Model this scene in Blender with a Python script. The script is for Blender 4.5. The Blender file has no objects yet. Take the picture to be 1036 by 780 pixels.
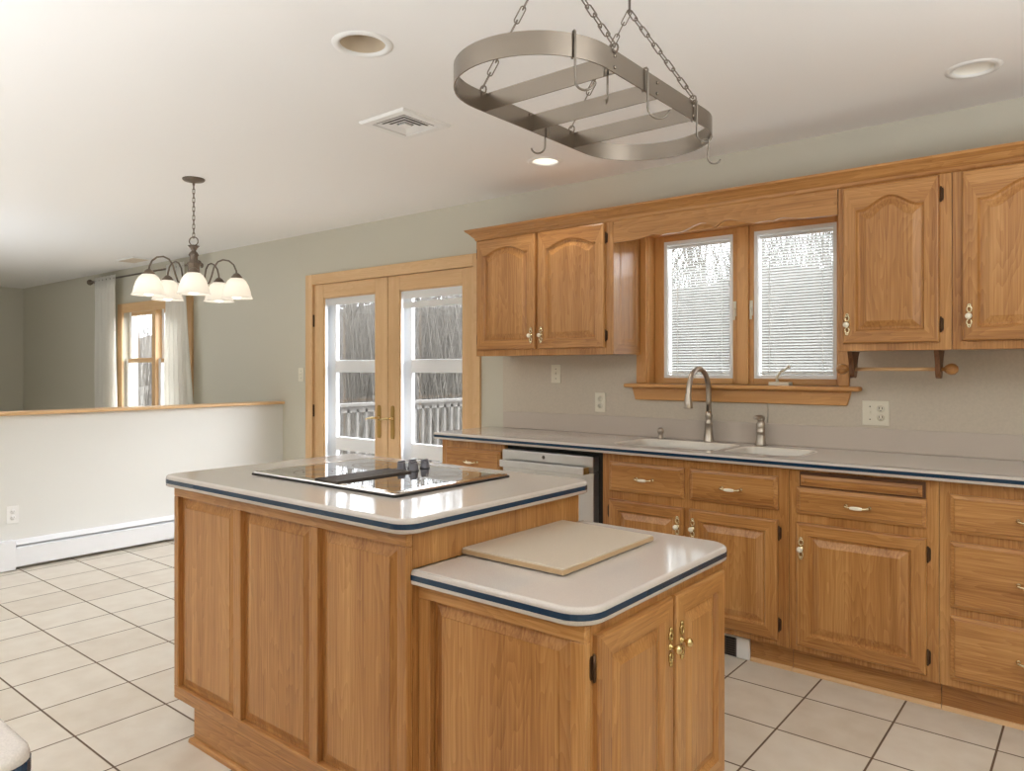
import bpy, math, random
from mathutils import Vector, Matrix
R = math.radians
PI = math.pi
C = bpy.context.scene.collection
SC = bpy.context.scene
random.seed(7)

# ------------------------------------------------------------------ camera, light, exposure
H = 1.32
cam_d = bpy.data.cameras.new('camera'); cam = bpy.data.objects.new('camera', cam_d); C.objects.link(cam)
cam.location = (0, 0, H); cam.rotation_euler = (R(90), 0, R(38.95))
cam_d.sensor_fit = 'HORIZONTAL'; cam_d.sensor_width = 36; cam_d.lens = 742 / 1036 * 36
cam_d.shift_y = -17 / 1036; cam_d.clip_start = .05; cam_d.clip_end = 300
SC.camera = cam

EXPOSURE = 0.40
WORLD_STRENGTH = 6.5
SC.view_settings.view_transform = 'Standard'; SC.view_settings.look = 'None'
SC.view_settings.gamma = 1; SC.view_settings.use_curve_mapping = False
SC.view_settings.exposure = EXPOSURE
try:
    SC.cycles.use_denoising = True
    SC.cycles.max_bounces = 9; SC.cycles.diffuse_bounces = 6; SC.cycles.glossy_bounces = 4
    SC.cycles.transparent_max_bounces = 12
    SC.cycles.sample_clamp_indirect = 6
    SC.cycles.caustics_reflective = False; SC.cycles.caustics_refractive = False
except Exception:
    pass

w = bpy.data.worlds.new('sky'); SC.world = w; w.use_nodes = True
nt = w.node_tree
bg = nt.nodes['Background']; bg.inputs['Color'].default_value = (.88, .94, 1, 1); bg.inputs['Strength'].default_value = WORLD_STRENGTH

def area(name, loc, rot, sx, sy, power, color=(1, 1, 1)):
    l = bpy.data.lights.new(name, 'AREA'); l.shape = 'RECTANGLE'; l.size = sx; l.size_y = sy
    l.energy = power; l.color = color
    o = bpy.data.objects.new(name, l); C.objects.link(o); o.location = loc; o.rotation_euler = rot
    return o

FL = (.90, .94, 1)
# unseen fill lamps added to brighten the room by way of the ceiling
area('ceiling_fill', (1.05, 1.2, 1.35), (R(180), 0, 0), .9, 1.0, 46, FL)
area('ceiling_fill', (-.3, -1.7, 1.7), (R(180), 0, 0), 1.0, 1.0, 24, FL)
area('ceiling_fill', (-4.6, -1.2, 1.2), (R(180), 0, 0), 1.2, 1.0, 50, FL)
area('ceiling_fill', (-2.3, -.7, 1.0), (R(180), 0, 0), 1.2, 1.0, 34, FL)
area('ceiling_fill', (-7.2, 1.0, .55), (R(180), 0, 0), 1.4, 1.2, 26, FL)
# hazy bright sky low on the right outside, entering through the windows and the french doors
sun_d = bpy.data.lights.new('sun', 'SUN'); sun_d.energy = 5; sun_d.angle = R(60); sun_d.color = (.97, .98, 1)
sun = bpy.data.objects.new('sun', sun_d); C.objects.link(sun)
sun.rotation_euler = Vector((-.75, -.55, -.40)).to_track_quat('-Z', 'Y').to_euler()

# ------------------------------------------------------------------ materials
def srgb(r, g, b):
    f = lambda c: (c / 12.92 if c <= .04045 else ((c + .055) / 1.055) ** 2.4)
    return (f(r / 255), f(g / 255), f(b / 255), 1)

def mat(name, col, rough=.5, metal=0., noise=None, bump=None, **kw):
    """principled; noise=(scale, amount) varies the colour, bump=(scale, strength, distance)"""
    m = bpy.data.materials.new(name); m.use_nodes = True
    t = m.node_tree; p = t.nodes['Principled BSDF']
    p.inputs['Base Color'].default_value = col; p.inputs['Roughness'].default_value = rough
    p.inputs['Metallic'].default_value = metal
    for k, v in kw.items():
        p.inputs[k.replace('_', ' ')].default_value = v
    if noise or bump:
        tc = t.nodes.new('ShaderNodeTexCoord')
    if noise:
        n = t.nodes.new('ShaderNodeTexNoise'); n.inputs['Scale'].default_value = noise[0]; n.inputs['Detail'].default_value = 4
        t.links.new(tc.outputs['Object'], n.inputs['Vector'])
        r = t.nodes.new('ShaderNodeValToRGB')
        a = noise[1]
        r.color_ramp.elements[0].position = .3; r.color_ramp.elements[1].position = .7
        r.color_ramp.elements[0].color = [c * (1 - a) for c in col[:3]] + [1]
        r.color_ramp.elements[1].color = [min(1, c * (1 + a)) for c in col[:3]] + [1]
        t.links.new(n.outputs['Fac'], r.inputs['Fac']); t.links.new(r.outputs['Color'], p.inputs['Base Color'])
    if bump:
        n2 = t.nodes.new('ShaderNodeTexNoise'); n2.inputs['Scale'].default_value = bump[0]; n2.inputs['Detail'].default_value = 3
        t.links.new(tc.outputs['Object'], n2.inputs['Vector'])
        b = t.nodes.new('ShaderNodeBump'); b.inputs['Strength'].default_value = bump[1]; b.inputs['Distance'].default_value = bump[2]
        t.links.new(n2.outputs['Fac'], b.inputs['Height']); t.links.new(b.outputs['Normal'], p.inputs['Normal'])
    return m

def wood(name, axis, dark, mid, light, rough=.3, fine=.78):
    """oak: cathedral bands + broad streaks + fine pores, running along the given axis"""
    m = bpy.data.materials.new(name); m.use_nodes = True
    t = m.node_tree; p = t.nodes['Principled BSDF']; N = t.nodes.new; Lk = t.links.new
    tc = N('ShaderNodeTexCoord'); oi = N('ShaderNodeObjectInfo')
    mul = N('ShaderNodeVectorMath'); mul.operation = 'SCALE'; mul.inputs[0].default_value = (31, 17, 23)
    Lk(oi.outputs['Random'], mul.inputs['Scale'])
    add = N('ShaderNodeVectorMath'); add.operation = 'ADD'
    Lk(tc.outputs['Object'], add.inputs[0]); Lk(mul.outputs[0], add.inputs[1])
    def mp(across, along):
        q = N('ShaderNodeMapping'); s = [across] * 3; s['xyz'.index(axis)] = along
        q.inputs['Scale'].default_value = s; Lk(add.outputs[0], q.inputs['Vector']); return q
    n1 = N('ShaderNodeTexNoise'); n1.inputs['Scale'].default_value = 1; n1.inputs['Detail'].default_value = 3
    Lk(mp(7, .8).outputs[0], n1.inputs['Vector'])
    # cathedral figure: rings of a low-frequency field
    k = N('ShaderNodeMath'); k.operation = 'MULTIPLY'; k.inputs[1].default_value = 26; Lk(n1.outputs['Fac'], k.inputs[0])
    fr = N('ShaderNodeMath'); fr.operation = 'FRACT'; Lk(k.outputs[0], fr.inputs[0])
    n2 = N('ShaderNodeTexNoise'); n2.inputs['Scale'].default_value = 1; n2.inputs['Detail'].default_value = 5; n2.inputs['Roughness'].default_value = .65
    Lk(mp(170, 2.4).outputs[0], n2.inputs['Vector'])
    n3 = N('ShaderNodeTexNoise'); n3.inputs['Scale'].default_value = 1; n3.inputs['Detail'].default_value = 2
    Lk(mp(12, .5).outputs[0], n3.inputs['Vector'])
    def madd(a, f, b):
        q = N('ShaderNodeMath'); q.operation = 'MULTIPLY_ADD'; Lk(a, q.inputs[0]); q.inputs[1].default_value = f
        if isinstance(b, float): q.inputs[2].default_value = b
        else: Lk(b, q.inputs[2])
        return q.outputs[0]
    v = madd(fr.outputs[0], .13, -.27)
    v = madd(n2.outputs['Fac'], fine, v)
    v = madd(n3.outputs['Fac'], .62, v)
    r = N('ShaderNodeValToRGB'); e = r.color_ramp.elements
    e[0].position = .22; e[0].color = dark; e[1].position = .78; e[1].color = light
    x = e.new(.5); x.color = mid
    Lk(v, r.inputs['Fac']); Lk(r.outputs['Color'], p.inputs['Base Color'])
    p.inputs['Roughness'].default_value = rough
    b = N('ShaderNodeBump'); b.inputs['Strength'].default_value = .08; b.inputs['Distance'].default_value = .002
    Lk(n2.outputs['Fac'], b.inputs['Height']); Lk(b.outputs['Normal'], p.inputs['Normal'])
    return m

OD, OM, OL = srgb(138, 87, 43), srgb(177, 125, 70), srgb(203, 154, 97)
OAK = {a: wood('oak_' + a, a, OD, OM, OL) for a in 'xyz'}
PD, PM, PL = srgb(214, 174, 126), srgb(228, 192, 146), srgb(236, 206, 164)
PINE = {a: wood('pine_' + a, a, PD, PM, PL  , .4, .45) for a in 'xyz'}
LIT_OAK = {a: wood('lit_oak_' + a, a, srgb(200, 145, 84), srgb(222, 168, 106), srgb(232, 184, 126), .35, .4) for a in 'xyz'}  # window oak in a lighter tone; the light on it is in the colour
FX = [LIT_OAK['z'], LIT_OAK['x']]
DARK = wood('dark_oak', 'z', srgb(84, 50, 28), srgb(110, 70, 40), srgb(132, 88, 52), .4)
M = {}
M['wall'] = mat('sage_paint', srgb(203, 199, 184), .85)
M['panel'] = mat('beige_laminate', srgb(200, 189, 172), .55, noise=(90, .04))
M['half_wall'] = mat('pale_paint', srgb(226, 226, 222), .85)
M['ceiling'] = mat('ceiling_paint', srgb(246, 245, 243), .9)
M['white'] = mat('white_enamel', srgb(240, 240, 238), .4)
M['storm'] = mat('white_aluminium', srgb(244, 246, 248), .45)
M['plate'] = mat('almond_plastic', srgb(226, 220, 202), .4)
M['slot_shade'] = mat('shadowed_slot', srgb(92, 58, 32), .7)
M['slot'] = mat('dark_slot', srgb(60, 52, 44), .6)
M['counter'] = mat('speckled_counter', srgb(202, 193, 184), .07, noise=(420, .08), Specular_IOR_Level=.75)
M['splash'] = mat('speckled_splash', srgb(196, 184, 172), .4, noise=(420, .09))
M['stripe'] = mat('blue_stripe', srgb(22, 52, 76), .25)
M['board'] = mat('board_laminate', srgb(200, 187, 168), .35, noise=(300, .04))
M['board_edge'] = mat('board_edge', srgb(190, 160, 122), .5)
M['sink'] = mat('sink_white', srgb(222, 215, 203), .2)
M['steel'] = mat('brushed_steel', srgb(128, 120, 110), .28, 1.)
M['steel_dark'] = mat('rack_steel', srgb(140, 130, 118), .27, 1.)
M['nickel'] = mat('brushed_nickel', srgb(186, 176, 164), .3, 1.)
M['chrome'] = mat('bright_chrome', srgb(215, 212, 206), .12, 1.)
M['brass'] = mat('bright_brass', srgb(228, 204, 150), .2, 1.)
M['island_brass'] = mat('island_brass', srgb(206, 180, 122), .22, 1.)
M['pale_brass'] = mat('pale_brass', srgb(232, 216, 178), .2, 1.)
M['brass_dull'] = mat('dull_brass', srgb(176, 142, 84), .35, 1.)
M['ivory'] = mat('ivory_ceramic', srgb(242, 234, 214), .2)
M['hinge'] = mat('dark_bronze_hinge', srgb(84, 60, 40), .45, .6)
M['bronze'] = mat('pewter_bronze', srgb(122, 110, 98), .36, .85)
M['chain'] = mat('chain_steel', srgb(128, 118, 108), .35, 1.)
M['black_glass'] = mat('black_glass', srgb(34, 28, 26), .03, Specular_IOR_Level=1.0, Coat_Weight=1.0, Coat_Roughness=.03)
M['black'] = mat('black_plastic', srgb(30, 28, 27), .4)
M['grate'] = mat('grate_metal', srgb(96, 88, 82), .4, .7)
M['knob'] = mat('charcoal_knob', srgb(98, 96, 102), .35)
M['burner'] = mat('burner_ring', srgb(170, 160, 150), .2)
M['dish_door'] = mat('stainless_front', srgb(196, 194, 192), .28, .9)
M['dish_gap'] = mat('dark_gap', srgb(38, 32, 26), .7)
M['curtain'] = None
M['deck'] = mat('weathered_deck', srgb(112, 106, 100), .8, noise=(6, .15))
M['rail'] = mat('weathered_rail', srgb(84, 80, 75), .8, noise=(14, .25))
M['ground'] = mat('leaf_litter', srgb(92, 84, 72), .95, noise=(.6, .3))
M['hill'] = mat('far_wood_floor', srgb(88, 82, 74), .95, noise=(.9, .35))
M['bark'] = mat('grey_bark', srgb(86, 80, 72), .9, noise=(3, .25))
M['heater'] = mat('heater_white', srgb(238, 240, 244), .4)
M['fin'] = mat('heater_slot', srgb(96, 94, 96), .6)
M['can'] = mat('light_baffle', srgb(208, 192, 168), .5)
M['lens'] = mat('white_lens', srgb(244, 240, 230), .4)

def floor_mat():
    m = bpy.data.materials.new('ceramic_tile'); m.use_nodes = True
    t = m.node_tree; p = t.nodes['Principled BSDF']; N = t.nodes.new; Lk = t.links.new
    tc = N('ShaderNodeTexCoord'); sp = N('ShaderNodeSeparateXYZ'); Lk(tc.outputs['Object'], sp.inputs[0])
    def cell(o, origin, pitch):
        a = N('ShaderNodeMath'); a.operation = 'SUBTRACT'; Lk(o, a.inputs[0]); a.inputs[1].default_value = origin
        d = N('ShaderNodeMath'); d.operation = 'DIVIDE'; Lk(a.outputs[0], d.inputs[0]); d.inputs[1].default_value = pitch
        fr = N('ShaderNodeMath'); fr.operation = 'FRACT'; Lk(d.outputs[0], fr.inputs[0])
        fl = N('ShaderNodeMath'); fl.operation = 'FLOOR'; Lk(d.outputs[0], fl.inputs[0])
        s = N('ShaderNodeMath'); s.operation = 'SUBTRACT'; s.inputs[1].default_value = .5; Lk(fr.outputs[0], s.inputs[0])
        ab = N('ShaderNodeMath'); ab.operation = 'ABSOLUTE'; Lk(s.outputs[0], ab.inputs[0])
        return ab.outputs[0], fl.outputs[0]
    ax, fx = cell(sp.outputs['X'], -.614 + 40 * .3232 * -1, .3232)
    ay, fy = cell(sp.outputs['Y'], 3.026 + 20 * .3275 * -1, .3275)
    mx = N('ShaderNodeMath'); mx.operation = 'MAXIMUM'; Lk(ax, mx.inputs[0]); Lk(ay, mx.inputs[1])
    ramp = N('ShaderNodeMapRange'); ramp.inputs['From Min'].default_value = .487; ramp.inputs['From Max'].default_value = .491
    Lk(mx.outputs[0], ramp.inputs['Value'])
    cb = N('ShaderNodeCombineXYZ'); Lk(fx, cb.inputs[0]); Lk(fy, cb.inputs[1])
    wn = N('ShaderNodeTexWhiteNoise'); Lk(cb.outputs[0], wn.inputs['Vector'])
    n = N('ShaderNodeTexNoise'); n.inputs['Scale'].default_value = 9; n.inputs['Detail'].default_value = 5
    Lk(tc.outputs['Object'], n.inputs['Vector'])
    s = N('ShaderNodeMath'); s.operation = 'MULTIPLY_ADD'; Lk(wn.outputs['Value'], s.inputs[0]); s.inputs[1].default_value = .35; Lk(n.outputs['Fac'], s.inputs[2])
    r = N('ShaderNodeValToRGB'); e = r.color_ramp.elements
    e[0].position = .3; e[0].color = srgb(206, 194, 176); e[1].position = .95; e[1].color = srgb(224, 216, 202)
    Lk(s.outputs[0], r.inputs['Fac'])
    mixc = N('ShaderNodeMix'); mixc.data_type = 'RGBA'; Lk(ramp.outputs[0], mixc.inputs['Factor'])
    Lk(r.outputs['Color'], mixc.inputs['A']); mixc.inputs['B'].default_value = srgb(104, 84, 64)
    Lk(mixc.outputs['Result'], p.inputs['Base Color'])
    rr = N('ShaderNodeMapRange'); Lk(ramp.outputs[0], rr.inputs['Value']); rr.inputs['To Min'].default_value = .3; rr.inputs['To Max'].default_value = .8
    Lk(rr.outputs[0], p.inputs['Roughness'])
    b = N('ShaderNodeBump'); b.invert = True; b.inputs['Strength'].default_value = .4; b.inputs['Distance'].default_value = .003
    Lk(ramp.outputs[0], b.inputs['Height']); Lk(b.outputs['Normal'], p.inputs['Normal'])
    return m
M['floor'] = floor_mat()

def glass_mat(name, tint=(1, 1, 1, 1), refl=1.0):
    m = bpy.data.materials.new(name); m.use_nodes = True
    t = m.node_tree; t.nodes.remove(t.nodes['Principled BSDF']); N = t.nodes.new; Lk = t.links.new
    tr = N('ShaderNodeBsdfTransparent'); tr.inputs[0].default_value = tint
    gl = N('ShaderNodeBsdfGlossy'); gl.inputs['Roughness'].default_value = .02
    lw = N('ShaderNodeLayerWeight'); lw.inputs['Blend'].default_value = .5
    pw = N('ShaderNodeMath'); pw.operation = 'POWER'; Lk(lw.outputs['Facing'], pw.inputs[0]); pw.inputs[1].default_value = 4.5
    fr = N('ShaderNodeMath'); fr.operation = 'MULTIPLY_ADD'; Lk(pw.outputs[0], fr.inputs[0]); fr.inputs[1].default_value = .85; fr.inputs[2].default_value = .025
    mx = N('ShaderNodeMixShader'); Lk(fr.outputs[0], mx.inputs[0]); Lk(tr.outputs[0], mx.inputs[1]); Lk(gl.outputs[0], mx.inputs[2])
    Lk(mx.outputs[0], t.nodes['Material Output'].inputs['Surface'])
    return m
M['glass'] = glass_mat('window_glass')

def translucent(name, col, amt=.5, rough=.8, emit=0, ecol=(1, .85, .65, 1), tscale=0):
    m = bpy.data.materials.new(name); m.use_nodes = True
    t = m.node_tree; t.nodes.remove(t.nodes['Principled BSDF']); N = t.nodes.new; Lk = t.links.new
    d = N('ShaderNodeBsdfDiffuse'); d.inputs[0].default_value = col
    tl = N('ShaderNodeBsdfTranslucent'); tl.inputs[0].default_value = col
    mx = N('ShaderNodeMixShader'); mx.inputs[0].default_value = amt; Lk(d.outputs[0], mx.inputs[1]); Lk(tl.outputs[0], mx.inputs[2])
    out = mx.outputs[0]
    if emit:
        e = N('ShaderNodeEmission'); e.inputs[0].default_value = ecol; e.inputs[1].default_value = emit
        a = N('ShaderNodeAddShader'); Lk(out, a.inputs[0]); Lk(e.outputs[0], a.inputs[1]); out = a.outputs[0]
    Lk(out, t.nodes['Material Output'].inputs['Surface'])
    return m
M['curtain'] = translucent('sheer_linen', srgb(248, 246, 240), .55)
M['blind'] = translucent('white_blind', srgb(182, 182, 178), .3)
M['shade'] = translucent('alabaster_glass', srgb(250, 247, 241), .5, emit=.06, ecol=(1, .94, .85, 1))
def emis(name, col, s):
    m = bpy.data.materials.new(name); m.use_nodes = True
    p = m.node_tree.nodes['Principled BSDF']; p.inputs['Base Color'].default_value = col
    p.inputs['Emission Color'].default_value = col; p.inputs['Emission Strength'].default_value = s
    return m
M['bulb'] = emis('lit_bulb', (1, .96, .9, 1), 3.2)

# ------------------------------------------------------------------ mesh helpers (world coordinates)
W = {}
class MB:
    def __init__(s): s.v = []; s.f = []; s.mi = []; s.sm = []
    def add(s, vs, fs, mi=0, smooth=False):
        o = len(s.v); s.v += [tuple(q) for q in vs]
        for k, f in enumerate(fs):
            s.f.append([i + o for i in f]); s.mi.append(mi if isinstance(mi, int) else mi[k]); s.sm.append(smooth)
        return s
    def box(s, x0, x1, y0, y1, z0, z1, mi=0):
        vs = [(x, y, z) for z in (z0, z1) for y in (y0, y1) for x in (x0, x1)]
        return s.add(vs, [(0, 2, 3, 1), (4, 5, 7, 6), (0, 1, 5, 4), (2, 6, 7, 3), (0, 4, 6, 2), (1, 3, 7, 5)], mi)
    def rings(s, rings, close=True, cap=(True, True), mi=0, smooth=True):
        n = len(rings[0]); vs = [p for r in rings for p in r]; fs = []
        for a in range(len(rings) - 1):
            for i in range(n if close else n - 1):
                j = (i + 1) % n
                fs.append((a * n + i, a * n + j, (a + 1) * n + j, (a + 1) * n + i))
        s.add(vs, fs, mi, smooth)
        o = len(s.v) - len(vs)
        if cap[0]: s.f.append([o + i for i in range(n)][::-1]); s.mi.append(mi); s.sm.append(False)
        if cap[1]: s.f.append([o + len(vs) - n + i for i in range(n)]); s.mi.append(mi); s.sm.append(False)
        return s
    def lathe(s, c, prof, n=20, axis='z', mi=0, smooth=True, cap=(True, True), flute=0, fn=0):
        rs = []
        for r, h in prof:
            ring = []
            for k in range(n):
                a = 2 * PI * k / n
                rr = r * (1 + flute * math.cos(fn * a)) if fn else r
                u, v_ = rr * math.cos(a), rr * math.sin(a)
                if axis == 'z': ring.append((c[0] + u, c[1] + v_, c[2] + h))
                elif axis == 'x': ring.append((c[0] + h, c[1] + u, c[2] + v_))
                else: ring.append((c[0] + v_, c[1] + h, c[2] + u))
            rs.append(ring)
        return s.rings(rs, True, cap, mi, smooth)
    def lathe_dir(s, c, d, prof, n=14, mi=0):
        d = Vector(d).normalized(); u = d.orthogonal().normalized(); v_ = d.cross(u)
        rs = [[Vector(c) + d * h + (u * math.cos(2 * PI * k / n) + v_ * math.sin(2 * PI * k / n)) * r for k in range(n)] for r, h in prof]
        return s.rings(rs, True, (True, True), mi, True)
    def tube(s, pts, r, n=8, closed=False, mi=0, cap=True):
        pts = [Vector(p) for p in pts]; m = len(pts); rs = []; u = None
        for i, p in enumerate(pts):
            if closed: t = (pts[(i + 1) % m] - pts[i - 1]).normalized()
            else: t = (pts[min(i + 1, m - 1)] - pts[max(i - 1, 0)]).normalized()
            if u is None: u = t.orthogonal().normalized()
            else:
                u = u - t * u.dot(t)
                u = u.normalized() if u.length > 1e-6 else t.orthogonal().normalized()
            v_ = t.cross(u); rr = r[i] if isinstance(r, (list, tuple)) else r
            rs.append([p + (u * math.cos(2 * PI * k / n) + v_ * math.sin(2 * PI * k / n)) * rr for k in range(n)])
        if closed:
            rs.append(rs[0]); return s.rings(rs, True, (False, False), mi, True)
        return s.rings(rs, True, (cap, cap), mi, True)
    def prism(s, poly, z0, z1, mi=0):
        """poly: list of (x, y) anticlockwise"""
        return s.rings([[(x, y, z0) for x, y in poly], [(x, y, z1) for x, y in poly]], True, (True, True), mi, False)
    def extrude(s, poly3, vec, mi=0):
        b = [tuple(Vector(p) + Vector(vec)) for p in poly3]
        return s.rings([poly3, b], True, (True, True), mi, False)
    def sphere(s, c, r, n=14, m=8, mi=0):
        return s.lathe(c, [(max(1e-4, r * math.sin(PI * i / m)), -r * math.cos(PI * i / m)) for i in range(m + 1)], n, mi=mi)
    def build(s, name, mats, parent=None, origin=None, bevel=0):
        if not isinstance(mats, (list, tuple)): mats = [mats]
        if origin is None:
            if parent is not None: origin = W[parent]
            else:
                xs = [v[0] for v in s.v]; ys = [v[1] for v in s.v]; zs = [v[2] for v in s.v]
                origin = ((min(xs) + max(xs)) / 2, (min(ys) + max(ys)) / 2, min(zs))
        me = bpy.data.meshes.new(name)
        me.from_pydata([(x - origin[0], y - origin[1], z - origin[2]) for x, y, z in s.v], [], s.f)
        for m in mats: me.materials.append(m)
        me.polygons.foreach_set('material_index', s.mi); me.polygons.foreach_set('use_smooth', s.sm)
        import bmesh
        bm = bmesh.new(); bm.from_mesh(me); bmesh.ops.recalc_face_normals(bm, faces=bm.faces); bm.to_mesh(me); bm.free()
        o = bpy.data.objects.new(name, me); C.objects.link(o)
        if parent is not None:
            o.parent = parent; po = W[parent]; o.location = Vector(origin) - Vector(po)
        else: o.location = origin
        if bevel:
            b = o.modifiers.new('bevel', 'BEVEL'); b.width = bevel; b.segments = 2; b.limit_method = 'ANGLE'; b.angle_limit = R(40)
        W[o] = tuple(origin)
        return o

def tag(o, label, cat, group=None):
    o['label'] = label; o['category'] = cat
    if group: o['group'] = group
    return o
def thing(name, label, cat, loc, group=None):
    o = bpy.data.objects.new(name, None); C.objects.link(o); o.location = loc; o.empty_display_size = .1
    W[o] = tuple(loc); return tag(o, label, cat, group)
def structure(o): o['kind'] = 'structure'; return o
def struct_root(name, loc):
    o = bpy.data.objects.new(name, None); C.objects.link(o); o.location = loc; W[o] = tuple(loc); return structure(o)

def rrect(x0, x1, y0, y1, r, off=0, n=6, corners=(1, 1, 1, 1)):
    """rounded rectangle, anticlockwise from the lower left corner; corners: ll, lr, ur, ul"""
    pts = []
    for k, (cx, cy, sx, sy, a0) in enumerate(((x0, y0, 1, 1, 180), (x1, y0, -1, 1, 270), (x1, y1, -1, -1, 0), (x0, y1, 1, -1, 90))):
        rk = r if corners[k] else .0015
        for i in range(n + 1):
            a = R(a0 + 90 * i / n)
            pts.append((cx + sx * rk + (rk + off) * math.cos(a), cy + sy * rk + (rk + off) * math.sin(a)))
    return pts

def worktop(name, outline, z1, th, mat_, label, cat, stripe=True, holes=None):
    """slab with an eased top edge and an inlaid stripe; outline(off) -> polygon"""
    z0 = z1 - th; b = MB()
    prof = [(-.004, z0), (0, z0 + .003), (0, z1 - .010), (-.0015, z1 - .004), (-.005, z1 - .001), (-.010, z1)]
    rs = [[(x, y, z) for x, y in outline(o)] for o, z in prof]
    b.rings(rs, True, (True, holes is None), 0, True)
    if holes is not None:
        holes(b, outline(-.010), z1)
    t = b.build(name, mat_)
    tag(t, label, cat)
    if stripe:
        s = MB(); za, zb = z0 + .30 * th, z0 + .66 * th
        s.rings([[(x, y, za) for x, y in outline(-.002)], [(x, y, za) for x, y in outline(.0009)],
                 [(x, y, zb) for x, y in outline(.0009)], [(x, y, zb) for x, y in outline(-.002)]], True, (False, False), 0, False)
        q = s.build('edge_stripe', M['stripe'], t); q['label'] = 'dark blue inlaid edge stripe'
    return t

def panel_loft(b, O, U, Nn, w, h, conts, arch=None, hor_rings=0, back=True, n=33, ogee=True):
    """contours (inset, depth, arched): rings around a w x h face at O, width along U, height along z, depth along Nn.
    arch=(rise): the top of arched contours. first hor_rings rings get horizontal grain (slot 1) top and bottom"""
    O = Vector(O); U = Vector(U); Nn = Vector(Nn); Z = Vector((0, 0, 1)); rs = []
    for ins, d, ar in conts:
        pts = [(ins, ins), (w - ins, ins)]
        for i in range(n):
            s = 1 - 2 * i / (n - 1); u = w / 2 + s * (w / 2 - ins); top = h - ins
            if ar and arch:
                q = abs(s) / .84
                top -= (arch * (1 - (.5 + .5 * math.cos(PI * q)) ** .8) if ogee else arch * (.1 + .9 * q * q)) if q < 1 else arch
            pts.append((u, top))
        rs.append([O + U * u + Z * z + Nn * d for u, z in pts])
    m = len(rs[0]); vs = [p for r in rs for p in r]; fs = []; mi = []
    for a in range(len(rs) - 1):
        for i in range(m):
            j = (i + 1) % m
            fs.append((a * m + i, a * m + j, (a + 1) * m + j, (a + 1) * m + i))
            mi.append(1 if a < hor_rings and (i == 0 or 2 <= i < m - 1) else 0)
    k = len(vs) - m
    fs.append([k + i for i in range(m)]); mi.append(0)
    if back: fs.append(list(range(m))[::-1]); mi.append(0)
    b.add(vs, fs, mi)

def raised_door(name, O, U, Nn, w, h, mats, parent, arch=None, stile=.055, t=.02, ogee=True):
    b = MB()
    c = [(0, 0, 0), (0, t - .007, 0), (.003, t - .002, 0), (.008, t, 0), (stile - .004, t, 1), (stile + .001, t - .008, 1),
         (stile + .004, t - .0125, 1), (stile + .011, t - .0125, 1), (stile + .036, t - .003, 1), (stile + .038, t - .002, 1)]
    panel_loft(b, O, U, Nn, w, h, c, arch, 4, ogee=ogee)
    return b.build(name, mats, parent)

def drawer_front(name, O, U, Nn, w, h, mats, parent, t=.02):
    b = MB()
    panel_loft(b, O, U, Nn, w, h, [(0, 0, 0), (0, t - .010, 0), (.004, t - .007, 0), (.014, t - .004, 0), (.017, t, 0)], None, 0, n=2)
    return b.build(name, mats, parent)

def door_pull(parent, p, Nn, Uu, plate, length=.086):
    """ornate pierced backplate with a ball knob"""
    p = Vector(p); Nn = Vector(Nn); U = Vector(Uu); Z = Vector((0, 0, 1)); b = MB()
    q = lambda u, z, d: p + U * u + Z * z + Nn * d
    for sgn in (-1, 1):
        for zc, ru, rz in ((.026, .0085, .012), (.040, .0045, .006)):
            b.tube([q(ru * math.cos(2 * PI * k / 12), sgn * (zc * length / .086) + rz * math.sin(2 * PI * k / 12), .0025) for k in range(12)], .003, 6, True)
    b.lathe_dir(q(0, 0, 0), Nn, [(.010, 0), (.011, .002), (.007, .004), (.004, .007), (.004, .014), (.0055, .016)], 12)
    o = b.build('handle', plate, parent)
    k = MB(); k.lathe_dir(q(0, -.002, 0), Nn, [(.004, .014), (.010, .017), (.0125, .022), (.0115, .027), (.007, .031), (.001, .0325)], 14)
    kk = k.build('knob', M['ivory'] if plate is not M['island_brass'] else M['brass'], o)
    return o

def drawer_pull(parent, p, Nn, Uu, L=.096):
    p = Vector(p); Nn = Vector(Nn); U = Vector(Uu); b = MB()
    q = lambda u, z, d: p + U * (u * L) + Vector((0, 0, z)) + Nn * d
    b.tube([q(-.46, 0, 0), q(-.46, 0, .002), q(-.46, 0, .003), q(-.46, 0, .015), q(-.44, 0, .021), q(-.36, -.002, .024), q(-.26, -.003, .026), q(0, -.003, .026),
            q(.26, -.003, .026), q(.36, -.002, .024), q(.44, 0, .021), q(.46, 0, .015), q(.46, 0, .003), q(.46, 0, .002), q(.46, 0, 0)],
           [.008, .008, .0045, .004, .006, .0038, .0055, .0055, .0055, .0038, .006, .004, .0045, .008, .008], 10)
    o = b.build('handle', M['pale_brass'], parent)
    g = MB(); g.tube([q(u, -.003, .026) for u in (-.27, -.2, -.1, 0, .1, .2, .27)], [.005, .0062, .0075, .008, .0075, .0062, .005], 10)
    g.build('grip', M['ivory'], o)
    return o

def hinge(parent, x, y, z, Nn=(0, -1, 0), side=(1, 0, 0)):
    b = MB(); N_ = Vector(Nn); S = Vector(side); c = Vector((x, y, z))
    b.tube([c + Vector((0, 0, -.028)) , c + Vector((0, 0, .028))], .0038, 8)
    for k in (-1, 1): b.sphere(tuple(c + Vector((0, 0, .029 * k))), .0036, 8, 5)
    a = [c + S * u + Vector((0, 0, z_)) - N_ * .004 for u, z_ in ((0, -.026), (.008, -.026), (.010, -.018), (.010, .018), (.008, .026), (0, .026))]
    b.extrude(a, -N_ * .002 + Vector((0, 0, 0)))
    return b.build('hinge', M['hinge'], parent)

OX = [OAK['z'], OAK['x']]; OY = [OAK['z'], OAK['y']]
X1 = Vector((1, 0, 0)); NY = Vector((0, -1, 0))

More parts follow.
